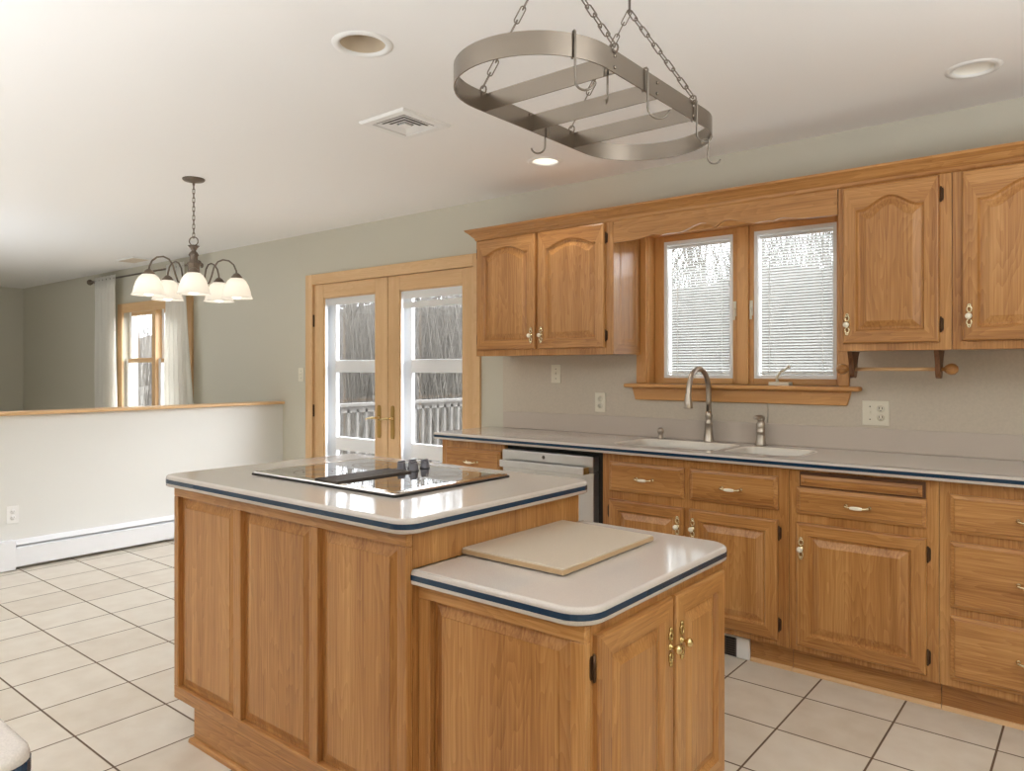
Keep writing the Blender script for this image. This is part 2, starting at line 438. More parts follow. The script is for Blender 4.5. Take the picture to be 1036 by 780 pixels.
# ------------------------------------------------------------------ the room
YW = 3.735
CZ = 2.457
XL, XR, YB = -11.94, 1.6, -3.6
structure(MB().box(XL - .2, XR + .2, YB, YW + .16, -.12, 0).build('floor', M['floor'], origin=(0, 0, 0)))
lights = [(-2.024, 1.671, .083), (-.388, 3.262, .072), (-2.387, 3.242, .072)]
cell_y = (3.092, 3.412)
def ceiling():
    b = MB(); q = .16
    xs = sorted({XL - .2, XR + .2} | {x + s * q for x, _, _ in lights for s in (-1, 1)})
    ys = sorted({YB, YW + .16, lights[0][1] - q, lights[0][1] + q} | set(cell_y))
    for i in range(len(xs) - 1):
        for j in range(len(ys) - 1):
            cx, cy = (xs[i] + xs[i + 1]) / 2, (ys[j] + ys[j + 1]) / 2
            hole = [l for l in lights if abs(l[0] - cx) < .05 and abs(l[1] - cy) < .05]
            x0, x1, y0, y1 = xs[i], xs[i + 1], ys[j], ys[j + 1]
            if not hole:
                b.add([(x0, y0, CZ), (x1, y0, CZ), (x1, y1, CZ), (x0, y1, CZ)], [(3, 2, 1, 0)]); continue
            lx, ly, lr = hole[0]; n = 32; a = []; c = []
            for k in range(n):
                an = 2 * PI * k / n; dx, dy = math.cos(an), math.sin(an)
                t = min((x1 - lx if dx > 0 else lx - x0) / max(1e-6, abs(dx)), (y1 - ly if dy > 0 else ly - y0) / max(1e-6, abs(dy)))
                a.append((lx + dx * t, ly + dy * t, CZ)); c.append((lx + dx * lr, ly + dy * lr, CZ))
            b.rings([a, c], True, (False, False), 0, False)
            for (px, py) in ((x0, y0), (x1, y0), (x1, y1), (x0, y1)):
                near = sorted(a, key=lambda p: (p[0] - px) ** 2 + (p[1] - py) ** 2)
                e = [p for p in near[:4]]
                onx = [p for p in a if abs(p[0] - px) < 1e-5]; ony = [p for p in a if abs(p[1] - py) < 1e-5]
                if onx and ony:
                    p1 = min(onx, key=lambda p: abs(p[1] - py)); p2 = min(ony, key=lambda p: abs(p[0] - px))
                    if p1 != p2: b.add([(px, py, CZ), p1, p2], [(0, 1, 2)])
    b.box(XL - .2, XR + .2, YB, YW + .16, CZ + .16, CZ + .26)
    return structure(b.build('ceiling', M['ceiling'], origin=(0, 0, CZ)))
ceiling()

DW0, DW1, DWZ0, DWZ1 = -8.74, -7.26, .62, 1.965      # dining window opening
FD0, FD1, FDZ = -5.165, -3.335, 2.035                # french door opening
KW0, KW1, KWZ0, KWZ1 = -2.03, -.985, 1.235, 2.085     # kitchen window opening
def back_wall():
    b = MB(); y0, y1 = YW, YW + .16
    ops = [(DW0, DW1, DWZ0, DWZ1), (FD0, FD1, 0, FDZ), (KW0, KW1, KWZ0, KWZ1)]
    x = XL - .2
    for a, c, z0, z1 in ops:
        b.box(x, a, y0, y1, 0, CZ + .2)
        if z0 > 0: b.box(a, c, y0, y1, 0, z0)
        b.box(a, c, y0, y1, z1, CZ + .2); x = c
    b.box(x, XR + .2, y0, y1, 0, CZ + .2)
    return structure(b.build('wall_back', M['wall'], origin=(0, YW, 0)))
back_wall()
structure(MB().box(XL - .2, XL, YB, YW, 0, CZ + .2).build('wall_left', M['wall'], origin=(XL, 0, 0)))
structure(MB().box(XL - .2, XR + .2, YB - .2, YB, 0, CZ + .2).build('wall_front', M['wall'], origin=(0, YB, 0)))
structure(MB().box(XR, XR + .2, YB, YW, 0, CZ + .2).build('wall_right', M['wall'], origin=(XR, 0, 0)))
hw = structure(MB().box(-5.72, -5.60, YB, YW, 0, 1.012).build('wall_dining', M['half_wall'], origin=(-5.66, 0, 0)))
cap = MB(); cap.box(-5.745, -5.565, YB, YW, 1.012, 1.034)
structure(cap.build('trim_1', PINE['y'], bevel=.006))

# ---- french doors
casing = MB()
casing.box(-5.245, FD0 + .012, YW - .02, YW, 0, 2.105); casing.box(FD1 - .012, -3.285, YW - .02, YW, 0, 2.105)
casing.box(FD0 + .012, FD1 - .012, YW - .02, YW, 2.02, 2.105, 1)
casing.box(FD0, FD0 + .012, YW, YW + .16, 0, FDZ); casing.box(FD1 - .012, FD1, YW, YW + .16, 0, FDZ); casing.box(FD0, FD1, YW, YW + .16, FDZ - .012, FDZ, 1)
lin = MB()
for x0, x1 in ((FD0 + .012, FD0 + .020), (FD1 - .020, FD1 - .012)): lin.box(x0, x1, YW + .048, YW + .158, 0, FDZ - .012)
lin.box(FD0 + .012, FD1 - .012, YW + .048, YW + .158, FDZ - .018, FDZ - .0121)
structure(lin.build('trim_4', M['storm']))
structure(casing.build('trim_2', [PINE['z'], PINE['x']], bevel=.004))

def french_door(name, x0, x1, g0, g1, hinge_x, handle_x, lever_dir):
    zt = 2.018; gz0, gz1 = .26, 1.907; y0, y1 = YW + .002, YW + .047
    r = struct_root(name, ((x0 + x1) / 2, YW + .025, 0))
    b = MB()
    k = MB(); ym = y0 + .020
    for q, ya, yb in ((b, y0, ym), (k, ym, y1)):
        q.box(x0, g0, ya, yb, .012, zt); q.box(g1, x1, ya, yb, .012, zt)
        q.box(g0, g1, ya, yb, .012, gz0, 1 if q is b else 0); q.box(g0, g1, ya, yb, gz1, zt, 1 if q is b else 0)
    # glazing bead
    for (a, c, d, e) in ((g0, g0 + .010, gz0, gz1), (g1 - .010, g1, gz0, gz1), (g0, g1, gz0, gz0 + .010), (g0, g1, gz1 - .010, gz1)):
        b.box(a, c, y0 + .006, y0 + .012, d, e)
    k.build('outer_cladding', M['storm'], r)
    b.build('door_frame', [PINE['z'], PINE['x']], r, bevel=.003)
    MB().box(g0 + .01, g1 - .01, y0 + .012, y0 + .018, gz0 + .01, gz1 - .01).build('glass_pane', M['glass'], r)
    h = MB(); h.box(g0 + .013, g1 - .013, y0 + .029, y0 + .037, gz1 - .065, gz1 - .013)
    h.build('blind_header', M['white'], r)
    if name == 'door_2': MB().box(g0 + .013, g1 - .013, y0 + .028, y0 + .038, gz1 - .135, gz1 - .09).build('blind_bottom_rail', M['white'], r)
    for z in (.25, .97, 1.72):
        hb = MB(); hb.tube([(hinge_x, YW - .004, z - .05), (hinge_x, YW - .004, z + .05)], .008, 8)
        hb.build('hinge', M['brass_dull'] if False else M['hinge'], r)
    p = MB(); pl = [(handle_x + .019 * c, z) for c, z in ((-.8, .79), (.8, .79), (1, .81), (1, 1.01), (.8, 1.035), (0, 1.042), (-.8, 1.035), (-1, 1.01), (-1, .81))]
    p.extrude([(x, y0 - .006, z) for x, z in pl], (0, .006, 0))
    hp = p.build('handle_plate', M['brass_dull'], r)
    l = MB(); l.lathe_dir((handle_x, y0 - .006, .945), (0, -1, 0), [(.016, 0), (.012, .006), (.008, .010), (.008, .045), (.010, .05)], 12)
    l.tube([(handle_x, y0 - .05, .945), (handle_x + lever_dir * .03, y0 - .054, .944), (handle_x + lever_dir * .075, y0 - .05, .938), (handle_x + lever_dir * .11, y0 - .045, .930)], [.009, .0085, .007, .006], 8)
    l.build('lever', M['brass'], hp)
    return r
french_door('door_1', -5.148, -4.238, -5.026, -4.38, -5.152, -4.33, -1)
french_door('door_2', -4.232, -3.350, -4.105, -3.462, -3.346, -4.175, -1)

def storm_door(name, x0, x1):
    y0, y1 = YW + .10, YW + .135
    r = struct_root(name, ((x0 + x1) / 2, YW + .11, 0)); b = MB()
    b.box(x0, x0 + .16, y0, y1, 0, 2.02); b.box(x1 - .10, x1, y0, y1, 0, 2.02)
    for z0, z1 in ((0, .5), (.645, .755), (1.29, 1.39), (1.87, 2.02)): b.box(x0 + .16, x1 - .10, y0, y1, z0, z1)
    b.build('storm_frame', M['storm'], r, bevel=.004)
    g = MB()
    MB().box(x0 + .15, x1 - .09, y0 + .012, y0 + .016, .49, 1.88).build('glass_pane', M['glass'], r)
    return r
storm_door('door_3', -5.148, -4.24); storm_door('door_4', -4.235, -3.35)

# ---- kitchen window
win = struct_root('window_1', (-1.49, YW, KWZ0))
b = MB()
for a, c in ((-2.087, -2.024), (-.991, -.945)):
    b.box(a, c, YW - .022, YW, 1.235, 2.135)
b.box(-2.024, -.991, YW - .022, YW, 2.07, 2.135, 1)
b.box(KW0, KW0 + .012, YW - .002, YW + .15, KWZ0, KWZ1); b.box(KW1 - .012, KW1, YW - .002, YW + .15, KWZ0, KWZ1)
b.box(KW0, KW1, YW - .002, YW + .15, KWZ1 - .012, KWZ1, 1)
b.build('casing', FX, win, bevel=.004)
st = MB(); st.box(-2.15, -.89, YW - .06, YW + .10, 1.213, 1.235); st.build('sill', LIT_OAK['x'], win, bevel=.007)
ap = MB(); ap.extrude([(-2.115, YW - .022, 1.213), (-.935, YW - .022, 1.213), (-.955, YW - .022, 1.143), (-2.095, YW - .022, 1.143)], (0, .022, 0)); ap.build('apron', LIT_OAK['x'], win, bevel=.004)
mu = MB(); mu.box(-1.525, -1.462, YW + .055, YW + .13, KWZ0, KWZ1 - .012); mu.build('mullion', LIT_OAK['z'], win, bevel=.004)
GL = [(-1.96, -1.553), (-1.438, -1.025)]
GZ0, GZ1 = 1.268, 2.042
for k, (g0, g1) in enumerate(GL):
    x0, x1 = ((KW0 + .012, -1.525), (-1.462, KW1 - .012))[k]
    s = MB(); ya, yb = YW + .07, YW + .115
    s.box(x0, g0, ya, yb, KWZ0, KWZ1 - .012); s.box(g1, x1, ya, yb, KWZ0, KWZ1 - .012)
    s.box(g0, g1, ya, yb, KWZ0, GZ0, 1); s.box(g0, g1, ya, yb, GZ1, KWZ1 - .012, 1)
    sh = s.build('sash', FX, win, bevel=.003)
    f = MB(); e = .018
    for (a, c, d, g) in ((g0, g0 + e, GZ0, GZ1), (g1 - e, g1, GZ0, GZ1), (g0 + e, g1 - e, GZ0, GZ0 + e), (g0 + e, g1 - e, GZ1 - e, GZ1)): f.box(a, c, ya + .004, yb + .02, d, g)
    f.build('white_glazing_frame', M['white'], sh)
    MB().box(g0 + e - .002, g1 - e + .002, ya + .014, ya + .018, GZ0 + e - .002, GZ1 - e + .002).build('glass_pane', M['glass'], sh)
    lx = (-1.540, -1.450)[k]
    la = MB(); la.box(lx - .008, lx + .008, ya - .006, ya, 1.60, 1.68); la.tube([(lx, ya - .012, 1.64), (lx + .004, ya - .02, 1.61), (lx + .004, ya - .022, 1.58)], [.006, .005, .007], 8); la.build('sash_latch', M['plate'], sh)
cr = MB(); cr.box(-1.335, -1.235, YW + .0, YW + .06, 1.235, 1.252); cr.tube([(-1.30, YW + .03, 1.25), (-1.30, YW + .02, 1.275), (-1.275, YW + .008, 1.305), (-1.235, YW + .0, 1.325)], [.009, .007, .006, .006], 8); cr.sphere((-1.233, YW + .0, 1.33), .009)
cr.build('crank', M['plate'], win)
for k, (g0, g1) in enumerate(GL):
    a, c = g0 + .022, g1 - .022; z0, z1 = GZ0 + .022, GZ1 - .022; y = YW + .106
    t = thing('window_blind', ('white venetian blind in the left sash of the window over the sink', 'white venetian blind in the right sash of the window over the sink')[k], 'blind', ((a + c) / 2, y, z0), 'blinds over the sink')
    sl = MB(); n = 46; tz = (z1 - z0 - .04) / n
    for i in range(n):
        z = z0 + .022 + tz * i; an = R(-30 + (16 if k == 0 and i > 38 else 0)); hw_ = .0088
        dy, dz = hw_ * math.cos(an), hw_ * math.sin(an)
        sl.add([(a, y - dy, z - dz), (c, y - dy, z - dz), (c, y, z + .0012), (a, y, z + .0012), (c, y + dy, z + dz), (a, y + dy, z + dz)], [(0, 1, 2, 3), (3, 2, 4, 5)])
    sl.build('slats', M['blind'], t)
    MB().box(a, c, y - .008, y + .008, z1 - .016, z1).build('head_rail', M['white'], t)
    MB().box(a, c, y - .007, y + .007, z0, z0 + .012).build('bottom_rail', M['white'], t)
    for u in (.14, .86):
        xx = a + (c - a) * u
        MB().tube([(xx, y - .010, z0 + .005), (xx, y - .010, z1 - .005)], .0012, 5).build('ladder_cord', M['white'], t)

# ---- dining window
win2 = struct_root('window_2', (-8, YW, DWZ0)); b = MB()
for a, c in ((-8.85, DW0 + .01), (DW1 - .01, -7.15)): b.box(a, c, YW - .022, YW, DWZ0 - .02, 2.06)
b.box(DW0 + .01, DW1 - .01, YW - .022, YW, 1.955, 2.06, 1); b.box(-8.9, -7.1, YW - .05, YW + .02, DWZ0 - .04, DWZ0 - .012, 1)
b.box(-8.04, -7.955, YW - .005, YW + .10, DWZ0, DWZ1)
b.build('casing', [PINE['z'], PINE['x']], win2, bevel=.004)
for x0, x1 in ((DW0, -8.04), (-7.955, DW1)):
    for z0, z1, yy in ((DWZ0, 1.43, YW + .03), (1.40, DWZ1, YW + .065)):
        s = MB(); e = .055
        for (a, c, d, g) in ((x0, x0 + e, z0, z1), (x1 - e, x1, z0, z1)): s.box(a, c, yy, yy + .03, d, g)
        s.box(x0 + e, x1 - e, yy, yy + .03, z0, z0 + .04, 1); s.box(x0 + e, x1 - e, yy, yy + .03, z1 - .04, z1, 1)
        q = s.build('sash', [M['white'], PINE['x']], win2)
        MB().box(x0 + e - .004, x1 - e + .004, yy + .012, yy + .016, z0 + .036, z1 - .036).build('glass_pane', M['glass'], q)

# ------------------------------------------------------------------ kitchen wall panel
pn = MB()
for a, c, z0, z1 in ((-3.09, -2.06, 1.04, 1.40), (-2.06, -1.338, 1.04, 1.21), (-1.334, -.95, 1.04, 1.21), (-.95, XR, 1.04, 1.42)):
    pn.box(a, c, YW - .006, YW, z0, z1)
structure(pn.build('trim_3', M['panel']))

# ------------------------------------------------------------------ base cabinets
def pulled_drawer(t, x0, x1, z0, z1, y=3.21, pull=True, px=None):
    d = drawer_front('drawer', (x0, y, z0), X1, NY, x1 - x0, z1 - z0, [OAK['x'], OAK['x']], t)
    if pull: drawer_pull(d, ((x0 + x1) / 2 if px is None else px, y - .02, (z0 + z1) / 2), NY, X1)
    return d
def base_carcass(t, x0, x1):
    b = MB(); b.box(x0, x1, 3.21, 3.228, .115, .895); b.box(x0 + .002, x1 - .002, 3.228, 3.72, .115, .895)
    b.build('carcass', OAK['z'], t)
    MB().box(x0, x1, 3.265, 3.28, 0, .115).build('toe_board', OAK['x'], t)
def shoe(t, x0, x1):
    q = MB(); q.rings([[(x, 3.265 - .012 * math.sin(a), .016 * math.cos(a)) for a in (0, .5, 1., PI / 2)] + [(x, 3.265, 0)] for x in (x0, x1)], True, (True, True), 0, False)
    q.build('shoe_moulding', PINE['x'], t)

A = thing('base_cabinet', 'oak base cabinet between the french doors and the dishwasher, one drawer showing', 'cabinet', (-2.9, 3.4, 0))
base_carcass(A, -3.14, -2.648); pulled_drawer(A, -3.10, -2.668, .70, .85)
d = raised_door('door', (-3.10, 3.21, .14), X1, NY, .432, .525, OX, A); door_pull(d, (-2.70, 3.19, .58), NY, X1, M['pale_brass'])

B = thing('sink_cabinet', 'oak sink base cabinet with two drawer fronts over two doors', 'cabinet', (-1.53, 3.4, 0))
base_carcass(B, -1.996, -1.060)
pulled_drawer(B, -1.953, -1.544, .705, .852); pulled_drawer(B, -1.515, -1.104, .705, .852)
d = raised_door('door', (-1.953, 3.21, .143), X1, NY, .409, .520, OX, B); door_pull(d, (-1.572, 3.19, .575), NY, X1, M['pale_brass'])
hinge(d, -1.957, 3.202, .60, NY, (-1, 0, 0)); hinge(d, -1.957, 3.202, .21, NY, (-1, 0, 0))
d = raised_door('door', (-1.515, 3.21, .143), X1, NY, .411, .520, OX, B); door_pull(d, (-1.495, 3.19, .575), NY, X1, M['pale_brass'])
hinge(d, -1.100, 3.202, .606); hinge(d, -1.100, 3.202, .209)
shoe(B, -1.246, -1.060)

D_ = thing('base_cabinet', 'oak base cabinet with a pull-out board slot above its drawer and single door', 'cabinet', (-.77, 3.4, 0))
base_carcass(D_, -1.058, -.494)
MB().box(-1.012, -.538, 3.203, 3.212, .818, .882).build('slot', M['slot_shade'], D_)  # solid dark plate; the shade of the slot is put into its colour
drawer_front('pull_out_board', (-1.009, 3.212, .822), X1, NY, .462, .048, [OAK['x'], OAK['x']], D_, t=.018)
pulled_drawer(D_, -1.024, -.534, .703, .815)
d = raised_door('door', (-1.024, 3.21, .140), X1, NY, .490, .526, OX, D_); door_pull(d, (-1.002, 3.19, .558), NY, X1, M['pale_brass'])
hinge(d, -.530, 3.202, .604); hinge(d, -.530, 3.202, .208); shoe(D_, -1.058, -.494)

E_ = thing('drawer_cabinet', 'oak bank of three drawers beside the cabinet with the pull-out board', 'cabinet', (-.2, 3.4, 0))
base_carcass(E_, -.492, .10)
for z0, z1 in ((.700, .845), (.417, .667), (.146, .387)): pulled_drawer(E_, -.455, .062, z0, z1)
shoe(E_, -.492, .10)

# toe-kick register
V = thing('toe_kick_register', 'white register with a black grille in the toe kick under the sink cabinet', 'vent', (-1.42, 3.25, 0))
MB().box(-1.60, -1.248, 3.246, 3.264, .002, .098).build('faceplate', M['white'], V, bevel=.002)
MB().box(-1.58, -1.312, 3.2445, 3.247, .006, .092).build('opening', M['black'], V)
g = MB()
for i in range(7): g.box(-1.58, -1.312, 3.2425, 3.2447, .014 + i * .0105, .0175 + i * .0105)
for i in range(6): g.box(-1.56 + i * .05, -1.556 + i * .05, 3.242, 3.2447, .006, .092)
g.build('grille', M['grate'], V)

# ---- dishwasher
DWt = thing('dishwasher', 'stainless dishwasher between the oak cabinets under the counter', 'dishwasher', (-2.34, 3.4, 0))
MB().box(-2.644, -2.0, 3.235, 3.70, .10, .893).build('tub', M['dish_gap'], DWt)
b = MB(); b.box(-2.640, -2.036, 3.185, 3.235, .12, .782); b.build('door_panel', M['dish_door'], DWt, bevel=.004)
b = MB(); b.box(-2.640, -2.036, 3.180, 3.235, .785, .868); b.build('control_panel', M['dish_door'], DWt, bevel=.004)
b = MB(); b.box(-2.625, -2.066, 3.135, 3.150, .775, .815); b.build('handle', M['dish_door'], DWt, bevel=.004)
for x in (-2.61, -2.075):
    MB().box(x - .012, x + .012, 3.140, 3.186, .778, .812).build('handle_bracket', M['brass_dull'] if x > -2.3 else M['dish_door'], DWt, bevel=.002)  # right bracket tinted tan: a reflection put into its colour
b = MB(); b.lathe_dir((-2.352, 3.180, .842), (0, -1, 0), [(.010, 0), (.010, .0012), (.0085, .0012), (.0085, .0006), (.001, .0006)], 18); b.build('logo_badge', M['grate'], DWt)
b = MB(); b.box(-2.640, -2.036, 3.25, 3.262, .01, .10); b.build('toe_panel', M['black'], DWt)

# ------------------------------------------------------------------ sink counter
CX0, CX1, CY0, CY1, CT = -3.185, XR, 3.163, 3.715, .935
bowls = [(-1.97, -1.43, 3.262, 3.60), (-1.375, -1.045, 3.262, 3.565)]
def counter_outline(o): return rrect(CX0, CX1, CY0, YW - .004, .03, o, 6, (1, 0, 0, 0))
def counter_holes(b, out, z):
    # top face split round the two bowls
    xs0, xs1 = out[0][0], max(p[0] for p in out); y0 = min(p[1] for p in out); y1 = max(p[1] for p in out)
    xa = -2.1; xb = -1.403; xc = -.95
    left = [p for p in out if p[0] < xa - .01]
    lo = sorted([p for p in out if p[0] < xa], key=lambda p: 0)
    lpts = [p for p in out if p[0] < -2.5]
    # left cap polygon: keep outline order (ll corner first, ul corner last)
    ll = lpts[:7]; ul = lpts[7:]
    poly = ll + [(xa, y0), (xa, y1)] + ul
    b.add([(x, y, z) for x, y in poly], [list(range(len(poly)))])
    b.add([(xc, y0, z), (xs1, y0, z), (xs1, y1, z), (xc, y1, z)], [(0, 1, 2, 3)])
    for (u0, u1), (bx0, bx1, by0, by1) in zip(((xa, xb), (xb, xc)), bowls):
        inner = rrect(bx0, bx1, by0, by1, .06, 0, 6); cx, cy = (bx0 + bx1) / 2, (by0 + by1) / 2; outer = []
        for k, (x, y) in enumerate(inner):
            side = k // 7; i = k % 7
            tx, ty = ((u0, y0), (u1, y0), (u1, y1), (u0, y1))[side]
            if i == 3: outer.append((tx, ty))
            elif (side, i < 3) in ((0, True), (3, False)): outer.append((u0, y))
            elif (side, i < 3) in ((0, False), (1, True)): outer.append((x, y0))
            elif (side, i < 3) in ((1, False), (2, True)): outer.append((u1, y))
            else: outer.append((x, y1))
        b.rings([[(x, y, z) for x, y in outer], [(x, y, z) for x, y in inner]], True, (False, False), 0, False)
ctop = worktop('countertop', counter_outline, CT, .04, M['counter'], 'long speckled countertop with blue edge stripe under the window, holding the sink', 'countertop', holes=counter_holes)
bs = MB(); bs.box(-3.08, XR, 3.716, YW - .006, CT, 1.042); bs.build('backsplash', M['splash'], ctop, bevel=.003)
sk = thing('kitchen_sink', 'white two-bowl sink set flush in the long countertop', 'sink', (-1.5, 3.43, .75))
for (x0, x1, y0, y1), dep in zip(bowls, (.19, .14)):
    b = MB(); r = [(0.016, CT + .0008), (.0, CT + .0016), (-.006, CT - .004), (-.012, CT - .03), (-.02, CT - dep + .02), (-.045, CT - dep)]
    b.rings([[(x, y, z) for x, y in rrect(x0, x1, y0, y1, .06, o, 6)] for o, z in r], True, (False, True), 0, True)
    o = b.build('bowl', M['sink'], sk)
    d = MB(); d.lathe(((x0 + x1) / 2, (y0 + y1) / 2, CT - dep + .0005), [(.045, 0), (.043, .003), (.03, .001), (.002, 0)], 18); d.build('drain', M['steel'], o)

# ---- faucet
fx, fy = -1.625, 3.66
fa = thing('kitchen_faucet', 'tall brushed nickel gooseneck faucet behind the sink', 'faucet', (fx, fy, CT))
b = MB(); b.lathe((fx, fy, CT), [(.028, 0), (.028, .006), (.025, .015), (.0215, .06), (.020, .095), (.021, .098), (.019, .104), (.015, .112), (.0165, .125), (.020, .136), (.0165, .148), (.0145, .158)], 20)
b.build('body', M['nickel'], fa)
pts = [(fx, fy, CT + .155), (fx, fy, 1.15)] + [(fx, fy - .12 + .12 * math.cos(a), 1.195 + .125 * math.sin(a)) for a in [PI * k / 16 for k in range(17)]] + [(fx, fy - .243, 1.185)]
b = MB(); b.tube(pts, .0135, 14); b.build('gooseneck', M['nickel'], fa)
b = MB(); b.lathe((fx, fy - .244, 1.12), [(.010, 0), (.0225, .001), (.0235, .006), (.020, .03), (.0165, .055), (.0155, .07), (.0145, .074)], 18); b.build('spray_head', M['nickel'], fa)
sx, sy = -1.346, 3.655
so = thing('side_lever', 'short brushed nickel lever control standing right of the gooseneck faucet', 'faucet control', (sx, sy, CT))
b = MB(); b.lathe((sx, sy, CT), [(.028, 0), (.028, .005), (.024, .02), (.0215, .05), (.020, .062), (.023, .066), (.023, .070), (.020, .074), (.021, .09), (.022, .105), (.017, .118), (.014, .122)], 20); b.build('body', M['nickel'], so)
b = MB(); b.tube([(sx + .004, sy + .02, CT + .132), (sx, sy, CT + .138), (sx - .006, sy - .03, CT + .142), (sx - .012, sy - .055, CT + .140)], [.012, .015, .012, .008], 10); b.lathe((sx, sy, CT + .118), [(.013, 0), (.018, .008), (.018, .018), (.012, .024)], 16); b.build('lever', M['nickel'], so)
ag = MB(); gx, gy = -1.905, 3.66
ag.lathe((gx, gy, CT), [(.019, 0), (.019, .004), (.014, .008), (.0115, .02), (.012, .028), (.017, .034), (.018, .044), (.015, .054), (.008, .060)], 18)
tag(ag.build('air_gap_cap', M['nickel']), 'small brushed nickel knob-topped cap left of the gooseneck faucet', 'sink fitting')  # knob-topped air gap cap

# ------------------------------------------------------------------ wall plates
def plate(label, cat, c, U, N_, kind, name):
    PL = M['white'] if label.startswith('white') else M['plate']
    c = Vector(c); U = Vector(U); N_ = Vector(N_); Z = Vector((0, 0, 1))
    t = thing(name, label, cat, tuple(c - Z * .057))
    w_ = .116 if kind == 'combo' else .072
    def bx(mb, u, z, hw_, hh, d0, d1):
        mb.extrude([c + U * (u + a * hw_) + Z * (z + e * hh) + N_ * d0 for a, e in ((-1, -1), (1, -1), (1, 1), (-1, 1))], N_ * (d1 - d0))
    b = MB(); bx(b, 0, 0, w_ / 2, .0575, 0, .005); b.build('cover_plate', PL, t, bevel=.002)
    def outlet(u0):
        for z in (-.02, .02):
            f = MB(); f.lathe_dir(c + U * u0 + Z * z + N_ * .005, N_, [(.0165, 0), (.0165, .0015), (.001, .0016)], 16); o = f.build('receptacle', PL, t)
            for u, zz, hw_, hh in ((-.006, .003, .0013, .005), (.006, .003, .0013, .005), (0, -.008, .002, .002)):
                q = MB(); bx(q, u0 + u, z + zz, hw_, hh, .0066, .0071); q.build('slot', M['slot'], o)
    def toggle(u0):
        s = MB(); bx(s, u0, 0, .005, .012, .005, .0055); bx(s, u0, .003, .0035, .006, .005, .016); s.build('toggle', M['plate'], t)
        for z in (-.03, .03):
            q = MB(); q.lathe_dir(c + U * u0 + Z * z + N_ * .005, N_, [(.003, 0), (.003, .001), (.0005, .0012)], 8); q.build('screw', M['hinge'], t)
    if kind == 'outlet': outlet(0)
    elif kind == 'switch': toggle(0)
    else: toggle(-.023); outlet(.023)
plate('almond light switch on the wall left of the french doors', 'light switch', (-5.33, YW, 1.27), X1, NY, 'switch', 'light_switch')
plate('almond switch plate just below the left upper cabinet', 'light switch', (-2.66, YW - .006, 1.288), X1, NY, 'switch', 'light_switch')
plate('almond outlet above the backsplash, left of the window sill', 'outlet', (-2.336, YW - .006, 1.12), X1, NY, 'outlet', 'wall_outlet')
plate('wide almond plate with a toggle and an outlet, below the paper towel holder', 'outlet', (-.832, YW - .006, 1.113), X1, NY, 'combo', 'wall_outlet')
plate('white outlet on the half wall above the baseboard heater', 'outlet', (-5.60, 1.69, .358), (0, 1, 0), (1, 0, 0), 'outlet', 'wall_outlet')

# ------------------------------------------------------------------ upper cabinets
UF = 3.42
UX = OX
def upper_carcass(t, x0, x1):
    b = MB(); b.box(x0, x1, UF, UF + .018, 1.397, 2.125); b.box(x0 + .003, x1 - .003, UF + .018, YW - .007, 1.402, 2.12); b.build('carcass', OAK['z'], t, bevel=.0015)
def upper_door(t, x0, x1, z0, z1, arch=.05, ogee=True):
    return raised_door('door', (x0, UF, z0), X1, NY, x1 - x0, z1 - z0, UX, t, arch, stile=.057, ogee=ogee)
U1 = thing('wall_cabinet', 'oak wall cabinet with two arched doors between the french doors and the window', 'cabinet', (-2.56, 3.57, 1.397))
upper_carcass(U1, -3.05, -2.065)
d = upper_door(U1, -3.031, -2.581, 1.435, 2.112, .045, False); door_pull(d, (-2.607, 3.40, 1.515), NY, X1, M['pale_brass'])
hinge(d, -3.036, 3.412, 1.50, NY, (-1, 0, 0)); hinge(d, -3.036, 3.412, 2.03, NY, (-1, 0, 0))
d = upper_door(U1, -2.559, -2.110, 1.435, 2.112, .045, False); door_pull(d, (-2.533, 3.40, 1.515), NY, X1, M['pale_brass'])
hinge(d, -2.105, 3.412, 1.50); hinge(d, -2.105, 3.412, 2.03)
b = MB(); panel_loft(b, (-2.065, UF + .002, 1.40), (0, 1, 0), (1, 0, 0), .305, .70, [(0, 0, 0), (0, .004, 0), (.05, .004, 0), (.055, -.002, 0), (.06, -.002, 0), (.085, .003, 0)], None, 2, n=2)
b.build('side_panel', OY, U1)
U2 = thing('wall_cabinet', 'narrow oak wall cabinet with one arched door, directly above the paper towel holder', 'cabinet', (-.7, 3.57, 1.397))
upper_carcass(U2, -.914, -.481)
d = upper_door(U2, -.892, -.523, 1.429, 2.107); door_pull(d, (-.872, 3.40, 1.512), NY, X1, M['pale_brass'])
hinge(d, -.518, 3.412, 1.50); hinge(d, -.518, 3.412, 2.03)
U3 = thing('wall_cabinet', 'oak wall cabinet next to the one above the paper towel holder, away from the window', 'cabinet', (0, 3.57, 1.397))
upper_carcass(U3, -.479, .50)
d = upper_door(U3, -.444, .005, 1.432, 2.107, .06); door_pull(d, (-.418, 3.40, 1.53), NY, X1, M['pale_brass'])
d = upper_door(U3, .027, .476, 1.432, 2.107, .06); door_pull(d, (.45, 3.40, 1.53), NY, X1, M['pale_brass'])

